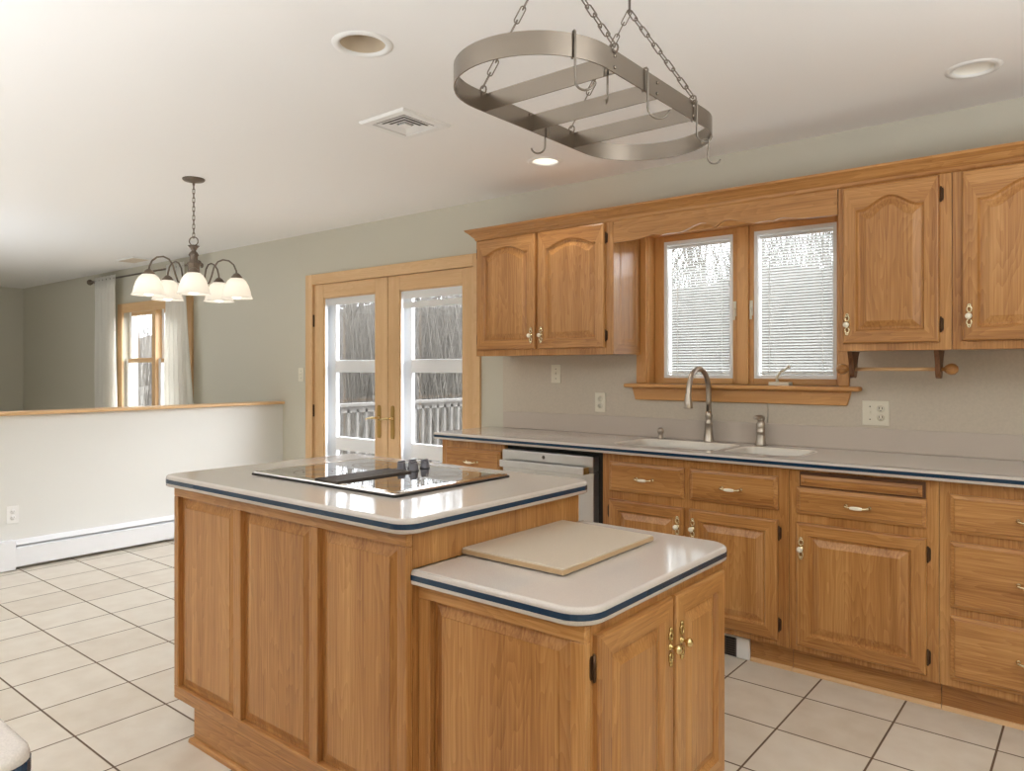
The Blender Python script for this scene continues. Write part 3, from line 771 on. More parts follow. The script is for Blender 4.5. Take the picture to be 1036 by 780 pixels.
# crown moulding with a return at its left end
def crown():
    prof = [(0, 2.112), (.006, 2.118), (.010, 2.13), (.022, 2.142), (.036, 2.158), (.046, 2.166), (.052, 2.170), (.056, 2.180), (.0, 2.180)]
    b = MB(); rs = []
    for k in range(3):
        ring = []
        for o, z in prof:
            if k == 0: ring.append((.50, UF - o, z))
            elif k == 1: ring.append((-3.05 - o, UF - o, z))
            else: ring.append((-3.05 - o, YW - .001, z))
        rs.append(ring)
    b.rings(rs, True, (True, True), 0, False)
    t = b.build('crown_moulding', OAK['x']); tag(t, 'oak crown moulding running along the top of the wall cabinets', 'moulding')
crown()
def valance():
    x0, x1 = -2.0615, -.9175; zt = 2.112; cx = (x0 + x1) / 2; hw_ = (x1 - x0) / 2; n = 120; bot = []
    key = [(0, .012), (.03, .024), (.08, .040), (.13, .044), (.20, .034), (.27, .018), (.34, .010), (.42, .013), (.47, .012), (.50, .008), (.53, .015), (.58, .019), (.64, .012), (.70, .006), (.76, .003), (.82, .001), (.90, 0), (1, 0)]
    for i in range(n + 1):
        x = x0 + (x1 - x0) * i / n; u = abs(x - cx) / hw_
        for (a, va), (c, vc) in zip(key, key[1:]):
            if a <= u <= c + 1e-9: v = va + (vc - va) * (u - a) / (c - a); break
        bot.append((x, UF, 2.0 + v))
    b = MB(); n1 = n + 1
    vs = [p for p in bot] + [(p[0], UF, zt) for p in bot] + [(p[0], UF + .02, p[2]) for p in bot] + [(p[0], UF + .02, zt) for p in bot]
    fs = []
    for i in range(n):
        fs += [(i, i + 1, n1 + i + 1, n1 + i), (2 * n1 + i, 3 * n1 + i, 3 * n1 + i + 1, 2 * n1 + i + 1), (i, 2 * n1 + i, 2 * n1 + i + 1, i + 1), (n1 + i, n1 + i + 1, 3 * n1 + i + 1, 3 * n1 + i)]
    fs += [(0, n1, 3 * n1, 2 * n1), (n, 2 * n1 + n, 3 * n1 + n, n1 + n)]
    b.add(vs, fs)
    tag(b.build('scalloped_valance', OAK['x']), 'oak valance with a scalloped lower edge over the sink window', 'valance')
valance()

# paper towel holder
ph = thing('paper_towel_holder', 'empty oak paper towel holder under the wall cabinet right of the window', 'towel holder', (-.72, 3.55, 1.29))
for x0, x1 in ((-.895, -.875), (-.556, -.536)):
    b = MB(); b.extrude([(x0, y, z) for y, z in ((3.49, 1.397), (3.62, 1.397), (3.60, 1.37), (3.585, 1.34), (3.58, 1.30), (3.57, 1.283), (3.55, 1.278), (3.53, 1.283), (3.52, 1.30), (3.515, 1.34), (3.505, 1.37))], (x1 - x0, 0, 0))
    b.build('bracket', DARK, ph)
b = MB(); b.tube([(-.875, 3.55, 1.318), (-.556, 3.55, 1.318)], .0085, 12); b.build('dowel', PINE['x'], ph)
for x, s in ((-.895, -1), (-.536, 1)):
    b = MB(); b.lathe_dir((x, 3.55, 1.318), (s, 0, 0), [(.010, 0), (.008, .008), (.015, .014), (.023, .026), (.025, .038), (.022, .05), (.012, .060), (.001, .062)], 16); b.build('knob', OAK['x'], ph)

# ------------------------------------------------------------------ the island
isl = thing('kitchen_island', 'tall oak island cabinet with three raised panels on its front, under the cooktop', 'island cabinet', (-2.03, 1.7, 0))
IX0, IX1, IY0, IY1 = -2.65, -1.412, 1.31, 2.113
ops = [(-2.621, -2.247), (-2.205, -1.832), (-1.791, -1.447)]
OZ0, OZ1 = .165, .855
b = MB()
b.box(IX0, IX1, IY0 + .022, IY1, .118, .893); b.box(-2.50, IX1, IY0 + .022, IY1 - .06, 0, .118)
b.build('carcass', OAK['z'], isl)
b = MB(); st_x = [IX0, ops[0][0], ops[0][1], ops[1][0], ops[1][1], ops[2][0], ops[2][1], IX1]
for a, c in ((0, 1), (2, 3), (4, 5), (6, 7)): b.box(st_x[a], st_x[c], IY0, IY0 + .022, OZ0, OZ1)
b.box(IX0, IX1, IY0, IY0 + .022, OZ1, .893, 1); b.box(IX0, IX1, IY0, IY0 + .022, .118, OZ0, 1)
b.build('face_frame', OX, isl, bevel=.003)
MB().box(-2.505, IX1, IY0 + .001, IY0 + .022, 0, .118).build('toe_board', OAK['x'], isl)
for x0, x1 in ops:
    b = MB(); panel_loft(b, (x0 - .003, IY0 + .0215, OZ0 - .003), X1, NY, x1 - x0 + .006, OZ1 - OZ0 + .006, [(0, 0, 0), (.004, .003, 0), (.015, .003, 0), (.040, .0115, 0), (.0412, .0140, 0)], None, 0, back=False, n=2)
    b.build('raised_panel', OX, isl)
sm = MB(); pr = [(0, .018), (.008, .017), (.013, .011), (.014, 0), (0, 0)]
sm.rings([[(IX1, IY0 - o, z) for o, z in pr], [(-2.505 - o, IY0 - o, z) for o, z in pr], [(-2.505 - o, IY1 - .06, z) for o, z in pr]], True, (True, True), 0, False)
sm.build('shoe_moulding', PINE['x'] if False else OAK['x'], isl)
IT = .935
worktop('island_countertop', lambda o: rrect(-2.675, -1.375, 1.272, 2.148, .055, o, 8), IT, .04, M['counter'], 'speckled countertop with blue edge stripe on the tall island, under the cooktop', 'countertop')

LX1, LY0, LY1, LT = -.887, 1.352, 2.10, .795
low = thing('island_end_cabinet', 'lower oak island cabinet with a brass-handled pair of doors', 'cabinet', (-1.15, 1.7, 0))
b = MB(); b.box(IX1 + .0005, LX1 - .02, LY0 + .022, LY1 - .001, .10, LT - .041); b.box(IX1 + .0005, LX1 - .08, LY0 + .022, LY1 - .06, 0, .10); b.build('carcass', OAK['z'], low)
p0, p1, pz0, pz1 = -1.369, -.928, .155, .715
b = MB(); b.box(IX1 + .0005, p0, LY0, LY0 + .022, pz0, pz1); b.box(p1, LX1, LY0, LY0 + .022, pz0, pz1)
b.box(IX1 + .0005, LX1, LY0, LY0 + .022, pz1, LT - .041, 1); b.box(IX1 + .0005, LX1, LY0, LY0 + .022, .10, pz0, 1); b.box(IX1 + .0005, LX1 - .08, LY0, LY0 + .022, 0, .10, 1)
b.build('side_frame', OX, low, bevel=.003)
b = MB(); panel_loft(b, (p0 - .003, LY0 + .0215, pz0 - .003), X1, NY, p1 - p0 + .006, pz1 - pz0 + .006, [(0, 0, 0), (.004, .003, 0), (.014, .003, 0), (.038, .0115, 0), (.0392, .0140, 0)], None, 0, back=False, n=2); b.build('raised_panel', OX, low)
b = MB(); b.box(LX1 - .02, LX1, LY0 + .0225, LY1, .10, LT - .041); b.build('face_frame', OY, low, bevel=.002)
NX = Vector((1, 0, 0)); UYv = Vector((0, 1, 0))
for y0, y1, hy, hs, py in ((1.385, 1.746, 1.380, -1, 1.722), (1.760, 2.076, 2.081, 1, 1.785)):
    d = raised_door('door', (LX1, y0, .135), UYv, NX, y1 - y0, .592, OY, low, None, stile=.055, t=.018)
    door_pull(d, (LX1 + .018, py, .605), NX, UYv, M['island_brass'], .092)
    for z in (.205, .655): hinge(d, LX1 + .006, hy, z, NX, (0, hs, 0))
worktop('island_end_countertop', lambda o: rrect(IX1 + .0005, -.865, 1.325, 2.135, .075, o, 8, (0, 1, 1, 0)), LT, .04, M['counter'], 'lower speckled countertop with blue edge stripe, under the flat board', 'countertop')
# board lying on the low top
bd = MB(); bz = LT + .003
po = [(-1.409, 1.520), (-1.060, 1.516), (-1.066, 1.995), (-1.409, 2.01)]
bd.prism(po, bz, bz + .018)
bo = bd.build('cutting_board', M['board'], bevel=.002); tag(bo, 'flat beige board with a tan edge lying on the lower island countertop', 'board')
eb = MB(); eb.prism([(-1.4085, 1.5175), (-1.0575, 1.5135), (-1.0635, 1.9975), (-1.4085, 2.0125)], bz + .003, bz + .014); eb.build('edge_band', M['board_edge'], bo)
ft = MB(); ft.box(-1.39, -1.09, 1.55, 1.58, LT, bz); ft.box(-1.39, -1.09, 1.94, 1.97, LT, bz); ft.build('runner', M['board_edge'], bo)

# ------------------------------------------------------------------ cooktop
ct = thing('cooktop', 'black glass downdraft cooktop with steel trim set in the tall island', 'cooktop', (-2.03, 1.75, IT))
KX0, KX1, KY0, KY1 = -2.415, -1.64, 1.475, 2.022
b = MB(); b.rings([[(x, y, z) for x, y in rrect(KX0, KX1, KY0, KY1, .012, o, 3)] for o, z in ((0, IT), (0, IT + .006), (-.004, IT + .008))], True, (True, True), 0, False); b.build('base_lip', M['black'], ct)
b = MB(); b.rings([[(x, y, z) for x, y in rrect(KX0, KX1, KY0, KY1, .012, o, 3)] for o, z in ((-.006, IT + .008), (-.008, IT + .012), (-.030, IT + .0135), (-.033, IT + .0105))], True, (False, False), 0, False); b.build('steel_trim', M['chrome'], ct)
zt = IT + .0125
for x0, x1 in ((KX0 + .036, -2.062), (-1.935, KX1 - .036)):
    b = MB(); b.rings([[(x, y, z) for x, y in rrect(x0, x1, KY0 + .036, KY1 - .036, .01, o, 3)] for o, z in ((0, IT + .008), (0, zt - .001), (-.002, zt))], True, (True, True), 0, False); g = b.build('glass_panel', M['black_glass'], ct)
    for yc, rr in ((1.62, .085), (1.87, .075)):
        q = MB(); xc = (x0 + x1) / 2 + (.01 if x0 < -2.2 else 0)
        for r_ in (rr, rr * .62): q.lathe((xc, yc, zt), [(r_ - .002, .0002), (r_ - .002, .0005), (r_, .0005), (r_, .0002)], 40, cap=(False, False))
        q.build('burner_ring', M['burner'], g)
b = MB(); b.box(-2.061, -1.936, KY0 + .02, KY1 - .03, IT + .008, zt - .001); b.build('console', M['black_glass'], ct)
gr = MB(); gr.box(-2.058, -2.050, 1.495, 1.82, zt - .001, zt + .006); gr.box(-1.946, -1.938, 1.495, 1.82, zt - .001, zt + .006)
for i in range(33): gr.box(-2.050, -1.946, 1.497 + i * .01, 1.502 + i * .01, zt - .001, zt + .005)
gr.build('vent_grate', M['grate'], ct)
for kx, ky in ((-2.015, 1.845), (-2.02, 1.905), (-1.985, 1.935), (-1.965, 1.86)):
    b = MB(); b.lathe((kx, ky, zt - .0005), [(.019, 0), (.019, .004), (.0165, .006), (.0155, .024), (.014, .028), (.001, .029)], 18); b.box(kx - .003, kx + .003, ky - .015, ky + .015, zt + .026, zt + .033); b.build('knob', M['knob'], ct)

# ------------------------------------------------------------------ near counter corner, bottom left
worktop('near_countertop', lambda o: rrect(-2.2, -.843, -.5, .278, .03, o, 6), .935, .04, M['counter'], 'countertop corner with blue edge stripe in the near foreground, apart from the island', 'countertop')
nc = thing('near_cabinet', 'oak base cabinet under the countertop corner in the near foreground', 'cabinet', (-1.5, -.1, 0))
b = MB(); b.box(-2.17, -.873, -.48, .25, .1, .894); b.box(-2.1, -.93, -.48, .2, 0, .1); b.build('carcass', OAK['z'], nc)
for x0 in (-2.13, -1.50): raised_door('door', (x0 + .6, .25, .14), -X1, -NY, .6, .72, OX, nc)

# ------------------------------------------------------------------ pot rack
rx, ry0, ry1, rw, rz, rh = -1.03, 1.365, 1.868, .193, 1.970, .05
rack = thing('pot_rack', 'oval brushed steel pot rack hanging on chains over the island', 'pot rack', (rx, 1.6, rz))
def oval(off, n=28):
    pts = []
    for k in range(n + 1):
        a = PI + PI * k / n; pts.append((rx + (rw + off) * math.cos(a), ry0 + (rw + off) * math.sin(a)))
    for k in range(n + 1):
        a = PI * k / n; pts.append((rx + (rw + off) * math.cos(a), ry1 + (rw + off) * math.sin(a)))
    return pts
b = MB(); rs = [[(x, y, z) for x, y in oval(o)] for o, z in ((0, rz), (0, rz + rh), (-.003, rz + rh), (-.003, rz), (0, rz))]
b.rings(rs, True, (False, False), 0, False); ring = b.build('ring', M['steel_dark'], rack)
for p in ring.data.polygons: p.use_smooth = True
ring.modifiers.new('edges', 'EDGE_SPLIT').split_angle = R(45)
bars = (1.405, 1.602, 1.80)
for y in bars:
    b = MB(); b.box(rx - rw + .004, rx + rw - .004, y - .0015, y + .0015, rz + .003, rz + rh - .003)
    for s in (-1, 1): b.box(rx + s * (rw - .0045) - .0015, rx + s * (rw - .0045) + .0015, y - .018, y + .001, rz + .004, rz + rh - .004)
    b.build('cross_bar', M['steel_dark'], rack)
for y in bars:
    for s in (-1, 1):
        for z in (.012, .038):
            b = MB(); b.lathe_dir((rx + s * rw, y - .010, rz + z), (s, 0, 0), [(.0045, 0), (.004, .002), (.001, .0032)], 8); b.build('rivet', M['steel_dark'], rack)
def chain(parent, p, q, name='chain', L=.042, wd=.0068, r=.0017, mat_=None):
    p, q = Vector(p), Vector(q); d = (q - p); n = max(2, round(d.length / (L * .80))); t = d.normalized(); u = t.orthogonal().normalized(); v_ = t.cross(u); b = MB(); st = d.length / n
    ln = st / .8
    for i in range(n):
        c = p + t * st * (i + .5); w_ = u if i % 2 else v_; pts = []
        for k in range(16):
            a = 2 * PI * k / 16; cc = math.cos(a); ss = math.sin(a)
            h_ = ln / 2 - wd
            pts.append(c + t * ((h_ if cc > 0 else -h_) + wd * cc) + w_ * wd * ss)
        b.tube(pts, r, 6, True)
    return b.build(name, mat_ or M['chain'], parent)
for y, top in ((1.405, (rx, 1.425, 2.315)), (1.80, (rx, 1.795, 2.315))):
    for s in (-1, 1):
        e = MB(); ex = rx + s * (rw - .002)
        e.tube([(ex + .010 * math.cos(2 * PI * k / 12), y - .010, rz + rh + .004 + .011 * math.sin(2 * PI * k / 12)) for k in range(12)], .0022, 6, True)
        e.build('eye_ring', M['bronze'], rack)
        chain(rack, (ex, y - .010, rz + rh + .012), top)
    chain(rack, top, (rx, top[1], CZ - .03))
    b = MB(); b.lathe((rx, top[1], CZ - .012), [(.018, .012), (.018, .008), (.005, .004), (.004, 0)], 14)
    b.tube([(rx, top[1], CZ - .008), (rx, top[1], CZ - .02), (rx + .012, top[1], CZ - .03), (rx, top[1], CZ - .044), (rx - .010, top[1], CZ - .034)], .003, 7); b.build('ceiling_hook', M['bronze'], rack)

def pot_hook(label, x, y, nrm, z_top=rz + rh, drop=.105, swing=0., rr=.020):
    """flat-topped hook over the band, J below; nrm = outward direction of the band at that place"""
    nrm = Vector((nrm[0], nrm[1], 0)).normalized(); tn = Vector((-nrm.y, nrm.x, 0)); c = Vector((x, y, z_top)); b = MB(); Z = Vector((0, 0, 1))
    pts = [c - nrm * .009 - Z * .05, c - nrm * .009 + Z * .001, c - nrm * .004 + Z * .005, c + nrm * .002 + Z * .005, c + nrm * .005 + Z * .001]
    pts += [c + nrm * .005 - Z * .03, c + nrm * .005 - Z * .058]
    hd = (tn * math.cos(swing) + nrm * math.sin(swing)); base = c + nrm * .005
    cz = -(drop - rr)
    pts.append(base + Z * (cz + .002))
    for k in range(1, 10):
        a = PI + PI * .92 * k / 9
        pts.append(base + hd * (rr + rr * math.cos(a)) + Z * (cz + rr * math.sin(a)))
    b.tube(pts, .0026, 7)
    o = b.build('pot_hook', M['chrome'] if False else M['steel'], origin=tuple(c)); tag(o, label, 'hook', 'hooks on the pot rack'); return o
def rim_at(a, end):  # angle in degrees on the half circle at one end
    r_ = R(a); cy = ry0 if end == 0 else ry1
    return rx + rw * math.cos(r_), cy + rw * math.sin(r_), (math.cos(r_), math.sin(r_))
X_, Y_, N_ = rim_at(331, 0)
pot_hook('steel hook on the curved near end of the pot rack', X_, Y_, N_, swing=.3, drop=.12)
pot_hook('steel hook hanging from the nearest cross bar of the pot rack', rx + rw - .028, 1.405, (0, 1), swing=.9, drop=.10, rr=.016)
pot_hook('steel hook with the widest curl, midway along a straight side of the pot rack', rx + rw, 1.535, (1, 0), drop=.115, swing=.9, rr=.026)
h4 = pot_hook('steel pot rack hook that carries a second hook', rx + rw, 1.80, (1, 0), drop=.105, swing=.9)
b = MB(); hd = Vector((.84, .54, 0)); Zv = Vector((0, 0, 1)); c = Vector((rx + rw + .005, 1.80, rz + rh - .105)) + hd * .022; pts = []
for k in range(8):
    a = R(190 - 190 * k / 7); pts.append(c + hd * (.010 * math.cos(a)) + Zv * (.004 + .010 * math.sin(a) - .008))
pts.append(c + hd * .006 - Zv * .03)
for k in range(9):
    a = PI + PI * .88 * k / 8; pts.append(c + hd * (.006 + .017 + .017 * math.cos(a)) + Zv * (-.042 + .017 * math.sin(a)))
b.tube(pts, .0025, 7); tag(b.build('pot_hook', M['steel']), 'steel hook hanging from another hook, lowest on the pot rack', 'hook', 'hooks on the pot rack')
pot_hook('steel pot rack hook hanging in front of the lit ceiling light', rx - rw, 1.668, (-1, 0), drop=.092, swing=1.0)

# ------------------------------------------------------------------ ceiling fittings
def can_light(label, x, y, r, kind):
    t = thing('recessed_light', label, 'ceiling light', (x, y, CZ))
    b = MB(); b.lathe((x, y, CZ), [(r - .004, .004), (r - .002, -.004), (r + .008, -.006), (r + .022, -.003), (r + .024, 0)], 32, cap=(False, False)); b.build('trim_ring', M['white'], t)
    if kind == 'can':
        b = MB(); b.lathe((x, y, CZ), [(r - .002, .0), (r - .006, .04), (r - .012, .10), (.03, .11)], 32, cap=(False, True)); b.build('baffle', M['can'], t)
        b = MB(); b.lathe((x, y, CZ + .06), [(.02, .05), (.04, .03), (.05, .01), (.04, -.004), (.002, -.01)], 20); b.build('bulb', M['can'], t)
    elif kind == 'lens':
        b = MB(); b.lathe((x, y, CZ), [(r - .002, .0), (r - .004, .012), (.002, .014)], 32, cap=(False, False)); b.build('lens', M['lens'], t)
    else:
        b = MB(); b.lathe((x, y, CZ), [(r - .002, .0), (r - .008, .05), (r - .012, .10), (.02, .11)], 32, cap=(False, True)); b.build('baffle', M['lens'], t)
        b = MB(); b.lathe((x, y, CZ + .045), [(.02, .05), (.034, .03), (.038, .016), (.032, .006), (.002, .002)], 20); b.build('bulb', M['bulb'], t)
        l = bpy.data.lights.new('lamp', 'SPOT'); l.energy = 8; l.color = (1, .92, .8); l.spot_size = R(120); l.spot_blend = .6; l.shadow_soft_size = .05
        o = bpy.data.objects.new('lamp', l); C.objects.link(o); o.location = (x, y, CZ + .03); o.parent = t; o.location = (0, 0, -.012)
can_light('unlit recessed ceiling light with a beige baffle, nearest the square vent', *lights[0], 'can')
can_light('unlit recessed ceiling light with a pale lens, above the wall cabinets', *lights[1], 'lens')
can_light('glowing recessed ceiling light seen below the pot rack', *lights[2], 'lit')

def square_vent():
    x0, x1, y0, y1 = -2.672, -2.372, 2.188, 2.478
    t = thing('ceiling_vent', 'square white ceiling vent with nested louvres, left of the pot rack', 'vent', ((x0 + x1) / 2, (y0 + y1) / 2, CZ))
    cx, cy = (x0 + x1) / 2, (y0 + y1) / 2
    sq = lambda h, z: [(cx - h, cy - h, z), (cx + h, cy - h, z), (cx + h, cy + h, z), (cx - h, cy + h, z)]
    b = MB(); b.rings([sq(.150, CZ), sq(.150, CZ - .004), sq(.142, CZ - .012), sq(.108, CZ - .012), sq(.104, CZ - .004)], True, (False, False), 0, False); b.build('frame', M['white'], t)
    b = MB(); b.add(sq(.106, CZ - .001), [(0, 1, 2, 3)]); b.build('duct', M['slot'], t)
    b = MB()
    for h in (.098, .074, .050): b.rings([sq(h, CZ - .010), sq(h - .001, CZ - .011), sq(h - .020, CZ - .006), sq(h - .020, CZ - .005), sq(h, CZ - .010)], True, (False, False), 0, False)
    b.rings([sq(.024, CZ - .013), sq(.022, CZ - .015), sq(.002, CZ - .015)], True, (False, True), 0, False); b.rings([sq(.024, CZ - .013), sq(.020, CZ - .003)], True, (False, True), 0, False)
    b.build('louvres', M['white'], t)
square_vent()
t = thing('ceiling_register', 'flat white register on the ceiling above the dining window', 'vent', (-7.85, 3.46, CZ))
b = MB(); b.box(-8.05, -7.65, 3.36, 3.56, CZ - .012, CZ); b.build('frame', M['white'], t, bevel=.004)
b = MB()
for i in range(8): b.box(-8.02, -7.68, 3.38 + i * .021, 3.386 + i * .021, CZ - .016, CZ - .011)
b.build('slats', M['can'], t)  # beige tone stands for the shadow lines of the white register

# ------------------------------------------------------------------ chandelier
cx, cy = -4.245, 2.218
ch = thing('chandelier', 'five-shade chandelier with curved dark arms hanging over the dining side', 'chandelier', (cx, cy, 1.75))
b = MB(); b.lathe((cx, cy, CZ), [(.064, 0), (.064, -.006), (.056, -.014), (.03, -.020), (.008, -.026), (.006, -.04)], 24); b.build('canopy', M['bronze'], ch)
chain(ch, (cx, cy, CZ - .035), (cx, cy, 2.105), L=.034, wd=.006, r=.0022, mat_=M['bronze'])
b = MB(); b.tube([(cx + .026 * math.cos(2 * PI * k / 20) * .777, cy + .026 * math.cos(2 * PI * k / 20) * .63, 2.083 + .026 * math.sin(2 * PI * k / 20)) for k in range(20)], .0035, 7, True); b.build('loop', M['bronze'], ch)
b = MB(); b.lathe((cx, cy, 1.80), [(.004, -.02), (.012, -.01), (.018, 0), (.012, .015), (.03, .03), (.034, .05), (.034, .14), (.040, .145), (.040, .150), (.026, .16), (.022, .19), (.030, .20), (.022, .215), (.012, .225), (.020, .24), (.034, .256), (.012, .250), (.008, .262)], 20); b.build('centre_column', M['bronze'], ch)
fd = math.atan2(-cy, -cx); sr = .25
for k in range(5):
    a = fd + 2 * PI * k / 5; ux, uy = math.cos(a), math.sin(a); P_ = lambda r_, z: (cx + ux * r_, cy + uy * r_, z)
    ctrl = [(.033, 1.835), (.06, 1.822), (.09, 1.835), (.105, 1.88), (.118, 1.93), (.14, 1.962), (.17, 1.975), (.205, 1.968), (.232, 1.945), (.247, 1.91), (.25, 1.888)]
    b = MB(); b.tube([P_(*c) for c in ctrl], .0052, 8); arm = b.build('arm', M['bronze'], ch)
    b = MB(); b.lathe(P_(sr, 1.866), [(.030, -.006), (.033, 0), (.033, .006), (.026, .012), (.022, .020), (.014, .026), (.008, .030)], 18); b.build('socket_cap', M['bronze'], arm)
    b = MB(); b.lathe(P_(sr, 1.745), [(.091, -.002), (.087, .005), (.082, .016), (.077, .042), (.067, .074), (.052, .102), (.034, .119), (.031, .119), (.050, .100), (.065, .073), (.075, .042), (.080, .014), (.089, -.002)], 40, cap=(False, False), flute=.022, fn=20); sh = b.build('shade', M['shade'], arm)
    b = MB(); b.lathe(P_(sr, 1.77), [(.002, -.03), (.022, -.024), (.030, -.006), (.026, .02), (.014, .045), (.012, .09)], 14); b.build('bulb', M['bulb'], sh)

# ------------------------------------------------------------------ curtains
rod = thing('curtain_rod', 'dark metal curtain rod over the dining window', 'curtain rod', (-8.1, 3.64, 2.34))
b = MB(); b.tube([(-9.38, 3.64, 2.35), (-6.93, 3.64, 2.35)], .010, 10); b.build('pole', M['bronze'], rod)
for x, s in ((-9.38, -1), (-6.93, 1)):
    b = MB(); b.lathe_dir((x, 3.64, 2.35), (s, 0, 0), [(.012, 0), (.014, .008), (.03, .02), (.036, .04), (.03, .06), (.012, .072)], 14); b.build('finial', M['bronze'], rod)
for x in (-9.32, -6.98):
    b = MB(); b.tube([(x, YW, 2.345), (x, 3.64, 2.338)], .007, 8); b.lathe_dir((x, YW, 2.345), (0, -1, 0), [(.025, 0), (.025, .006), (.01, .01)], 12); b.build('bracket', M['bronze'], rod)
def curtain(label, x0t, x1t, x0b, x1b, waves):
    b = MB(); nu, nz = 90, 14; z0, z1 = .08, 2.385; rs = []
    for j in range(nz + 1):
        f = j / nz; z = z1 + (z0 - z1) * f; row = []
        for i in range(nu + 1):
            u = i / nu; x = (x0t + (x1t - x0t) * u) * (1 - f) + (x0b + (x1b - x0b) * u) * f
            amp = .010 + .014 * min(1, f * 2)
            y = 3.64 - .015 + amp * math.sin(u * waves * 2 * PI + .6 * math.sin(3 * f + u * 5)) + .006 * math.sin(u * 37 + f * 2)
            if f < .02: y = 3.64 - .012 + .5 * (y - 3.625)
            row.append((x, y, z))
        rs.append(row)
    vs = [p for r_ in rs for p in r_]; n = nu + 1
    b.add(vs, [(j * n + i, j * n + i + 1, (j + 1) * n + i + 1, (j + 1) * n + i) for j in range(nz) for i in range(nu)], 0, True)
    o = b.build('curtain', M['curtain']); s = o.modifiers.new('cloth', 'SOLIDIFY'); s.thickness = .002
    tag(o, label, 'curtain', 'curtains at the dining window')
curtain('white sheer curtain on the side of the dining window away from the french doors', -9.25, -8.68, -9.22, -8.66, 6)
curtain('white sheer curtain covering the half of the dining window nearer the french doors', -7.50, -7.12, -7.58, -6.86, 6)

# ------------------------------------------------------------------ baseboard heater
ht = thing('baseboard_heater', 'long white baseboard heater along the foot of the half wall', 'heater', (-5.57, 2.7, 0))
HX = -5.60; y0h, y1h = 1.69, YW - .02
b = MB(); b.extrude([(HX + x, y0h, z) for x, z in ((.0005, .012), (.006, .012), (.006, .178), (.030, .178), (.058, .166), (.058, .162), (.030, .174), (.0005, .190))][::1], (0, y1h - y0h, 0)); b.build('back_plate', M['heater'], ht)
b = MB(); b.extrude([(HX + x, y0h, z) for x, z in ((.050, .032), (.062, .024), (.062, .143), (.045, .152), (.043, .149), (.058, .140), (.058, .030))], (0, y1h - y0h, 0)); b.build('front_cover', M['heater'], ht)
b = MB(); b.box(HX + .012, HX + .045, y0h + .02, y1h, .04, .135); b.build('fin_element', M['fin'], ht)
b = MB(); b.box(HX + .0005, HX + .066, 1.56, y0h + .001, .004, .195); b.build('end_cap', M['heater'], ht, bevel=.004)
b = MB(); b.box(HX + .0005, HX + .058, 0.2, 1.56, .02, .185); b.build('left_run', M['heater'], ht, bevel=.004)

# ------------------------------------------------------------------ outdoors
structure(MB().box(-60, 30, YW + .16, 14, -1.6, -1.3).build('ground', M['ground'], origin=(0, 9, -1.3)))
def hill():
    b = MB(); n, m = 60, 12; rs = []
    for j in range(m + 1):
        y = 12 + 50 * j / m; row = []
        for i in range(n + 1):
            x = -110 + 150 * i / n; z = -1.35 + 10.5 * (j / m) ** 1.3 + .5 * math.sin(x * .21 + j) * (j / m) + .4 * math.sin(x * .5)
            row.append((x, y, z))
        rs.append(row)
    k = n + 1
    b.add([p for r_ in rs for p in r_], [(j * k + i, j * k + i + 1, (j + 1) * k + i + 1, (j + 1) * k + i) for j in range(m) for i in range(n)], 0, True)
    o = b.build('hillside', M['hill'], origin=(0, 30, 0)); structure(o)
hill()
dk = MB()
for i in range(40): dk.box(-7.1, -1.5, YW + .17 + i * .142, YW + .17 + i * .142 + .137, -.06, -.02)
dk.box(-7.05, -1.55, YW + .18, YW + 5.6, -.25, -.06)
structure(dk.build('deck', M['deck']))
rl = thing('deck_railing', 'weathered deck railing with upright balusters outside the french doors', 'railing', (-6.95, 6.5, -.02))
b = MB(); b.box(-7.01, -6.87, YW + .3, YW + 5.8, .875, .91); b.build('top_rail', M['rail'], rl)
b = MB(); b.box(-6.96, -6.92, YW + .3, YW + 5.8, .80, .875); b.box(-6.96, -6.92, YW + .3, YW + 5.8, .06, .13); b.build('lower_rail', M['rail'], rl)
for i in range(40):
    y = YW + .4 + i * .135; MB().box(-6.955, -6.92, y, y + .038, .08, .84).build('baluster', M['rail'], rl)
for y in (YW + .35, YW + 2.2, YW + 4.05, YW + 5.75): MB().box(-6.99, -6.90, y, y + .09, -.2, .99).build('post', M['rail'], rl)

def tree_mesh(seed, h):
    rnd = random.Random(seed); b = MB()
    def grow(p, d, L, r, lev):
        n = 3 if lev < 2 else 2; pts = [p]; q = p; dd = d
        for i in range(n):
            dd = (dd + Vector((rnd.uniform(-1, 1), rnd.uniform(-1, 1), rnd.uniform(-.3, .6))) * .14).normalized(); q = q + dd * L / n; pts.append(q)
        b.tube(pts, [r * (1 - .55 * i / n) for i in range(n + 1)], 5 if lev < 2 else 3, cap=False)
        if lev >= 4: return
        kids = (14, 6, 5, 3)[lev]
        for k in range(kids):
            f = rnd.uniform(.3 if lev == 0 else .15, 1); idx = min(n - 1, int(f * n)); pp = pts[idx].lerp(pts[idx + 1], f * n - idx)
            az = rnd.uniform(0, 2 * PI); side = Vector((math.cos(az), math.sin(az), rnd.uniform(.0, .9))).normalized()
            nd = (dd * 1.0 + side * .75).normalized()
            grow(pp, nd, L * (rnd.uniform(.2, .34) if lev == 0 else rnd.uniform(.38, .6)), r * (1 - .55 * f) * .52, lev + 1)
    grow(Vector((0, 0, -.3)), Vector((0, 0, 1)), h, h * .0085, 0)
    return b
protos = []
lab = ['bare grey tree with a wide crown in the wood behind the house', 'bare grey tree with steep branches in the wood behind the house', 'slim bare sapling in the wood behind the house']
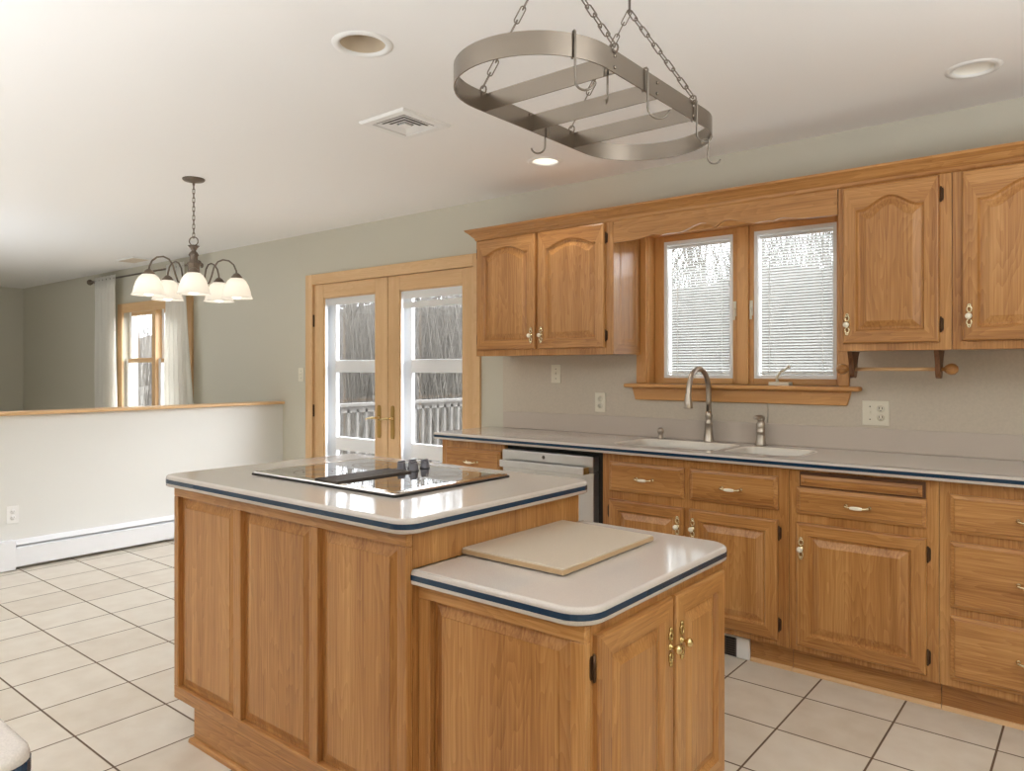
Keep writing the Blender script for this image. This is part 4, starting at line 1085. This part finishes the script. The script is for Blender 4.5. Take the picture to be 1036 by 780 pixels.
for k, (sd, h) in enumerate(((3, 9), (11, 10), (23, 6.5))):
    b = tree_mesh(sd, h); o = b.build('bare_tree', M['bark'], origin=(0, 0, 0)); tag(o, lab[k], 'tree', 'bare trees in the wood'); protos.append(o)
rt = random.Random(5); used = [False] * 3; placed = []
for i in range(1200):
    # bearings seen through the doors (37..55 deg left of +Y), the sink window, the dining window
    band = i % 8
    be = rt.uniform(36, 58) if band < 5 else (rt.uniform(12, 32) if band < 7 else rt.uniform(61, 71))
    y = 17 + 30 * rt.random() if band < 7 else rt.uniform(12, 24)
    x = -math.tan(R(be)) * y; j = (y - 12) / 50
    if any((x - a) ** 2 + (y - c) ** 2 < 4.6 ** 2 for a, c in placed) or len(placed) > 70: continue
    placed.append((x, y)); z = -1.35 + (10.5 * max(0, j) ** 1.3) + .2
    p = len(placed) % 3; o = protos[p]
    if used[p]: o = o.copy(); C.objects.link(o)
    used[p] = True
    s = rt.uniform(.8, 1.2); o.location = (x, y, z); o.rotation_euler = (0, 0, rt.uniform(0, 6.28)); o.scale = (s, s, s)

# brushy undergrowth of countless stems on the slope
ub = MB(); ru = random.Random(9)
for i in range(12000):
    band = i % 8
    be = ru.uniform(36, 58) if band < 5 else (ru.uniform(12, 32) if band < 7 else ru.uniform(61, 71))
    y = ru.uniform(13, 46); x = -math.tan(R(be)) * y; z = -1.35 + 10.5 * max(0, (y - 12) / 50) ** 1.3
    h = ru.uniform(1.5, 8) if i % 3 else ru.uniform(1, 3); r_ = ru.uniform(.006, .022); sl = h * .35; lx, ly = ru.uniform(-sl, sl), ru.uniform(-.4, .4)
    vs = [(x - r_, y, z - .3), (x + r_, y - r_, z - .3), (x, y + r_, z - .3)]
    vs += [(a + lx * .5, c + ly * .5, z + h * .6) for a, c, _ in vs] + [(x + lx, y + ly, z + h)]
    ub.add(vs, [(0, 1, 4, 3), (1, 2, 5, 4), (2, 0, 3, 5), (3, 4, 6), (4, 5, 6), (5, 3, 6)])
o = ub.build('undergrowth', M['bark'], origin=(-15, 25, 0)); o['kind'] = 'stuff'; tag(o, 'grey leafless undergrowth filling the slope behind the house', 'undergrowth')
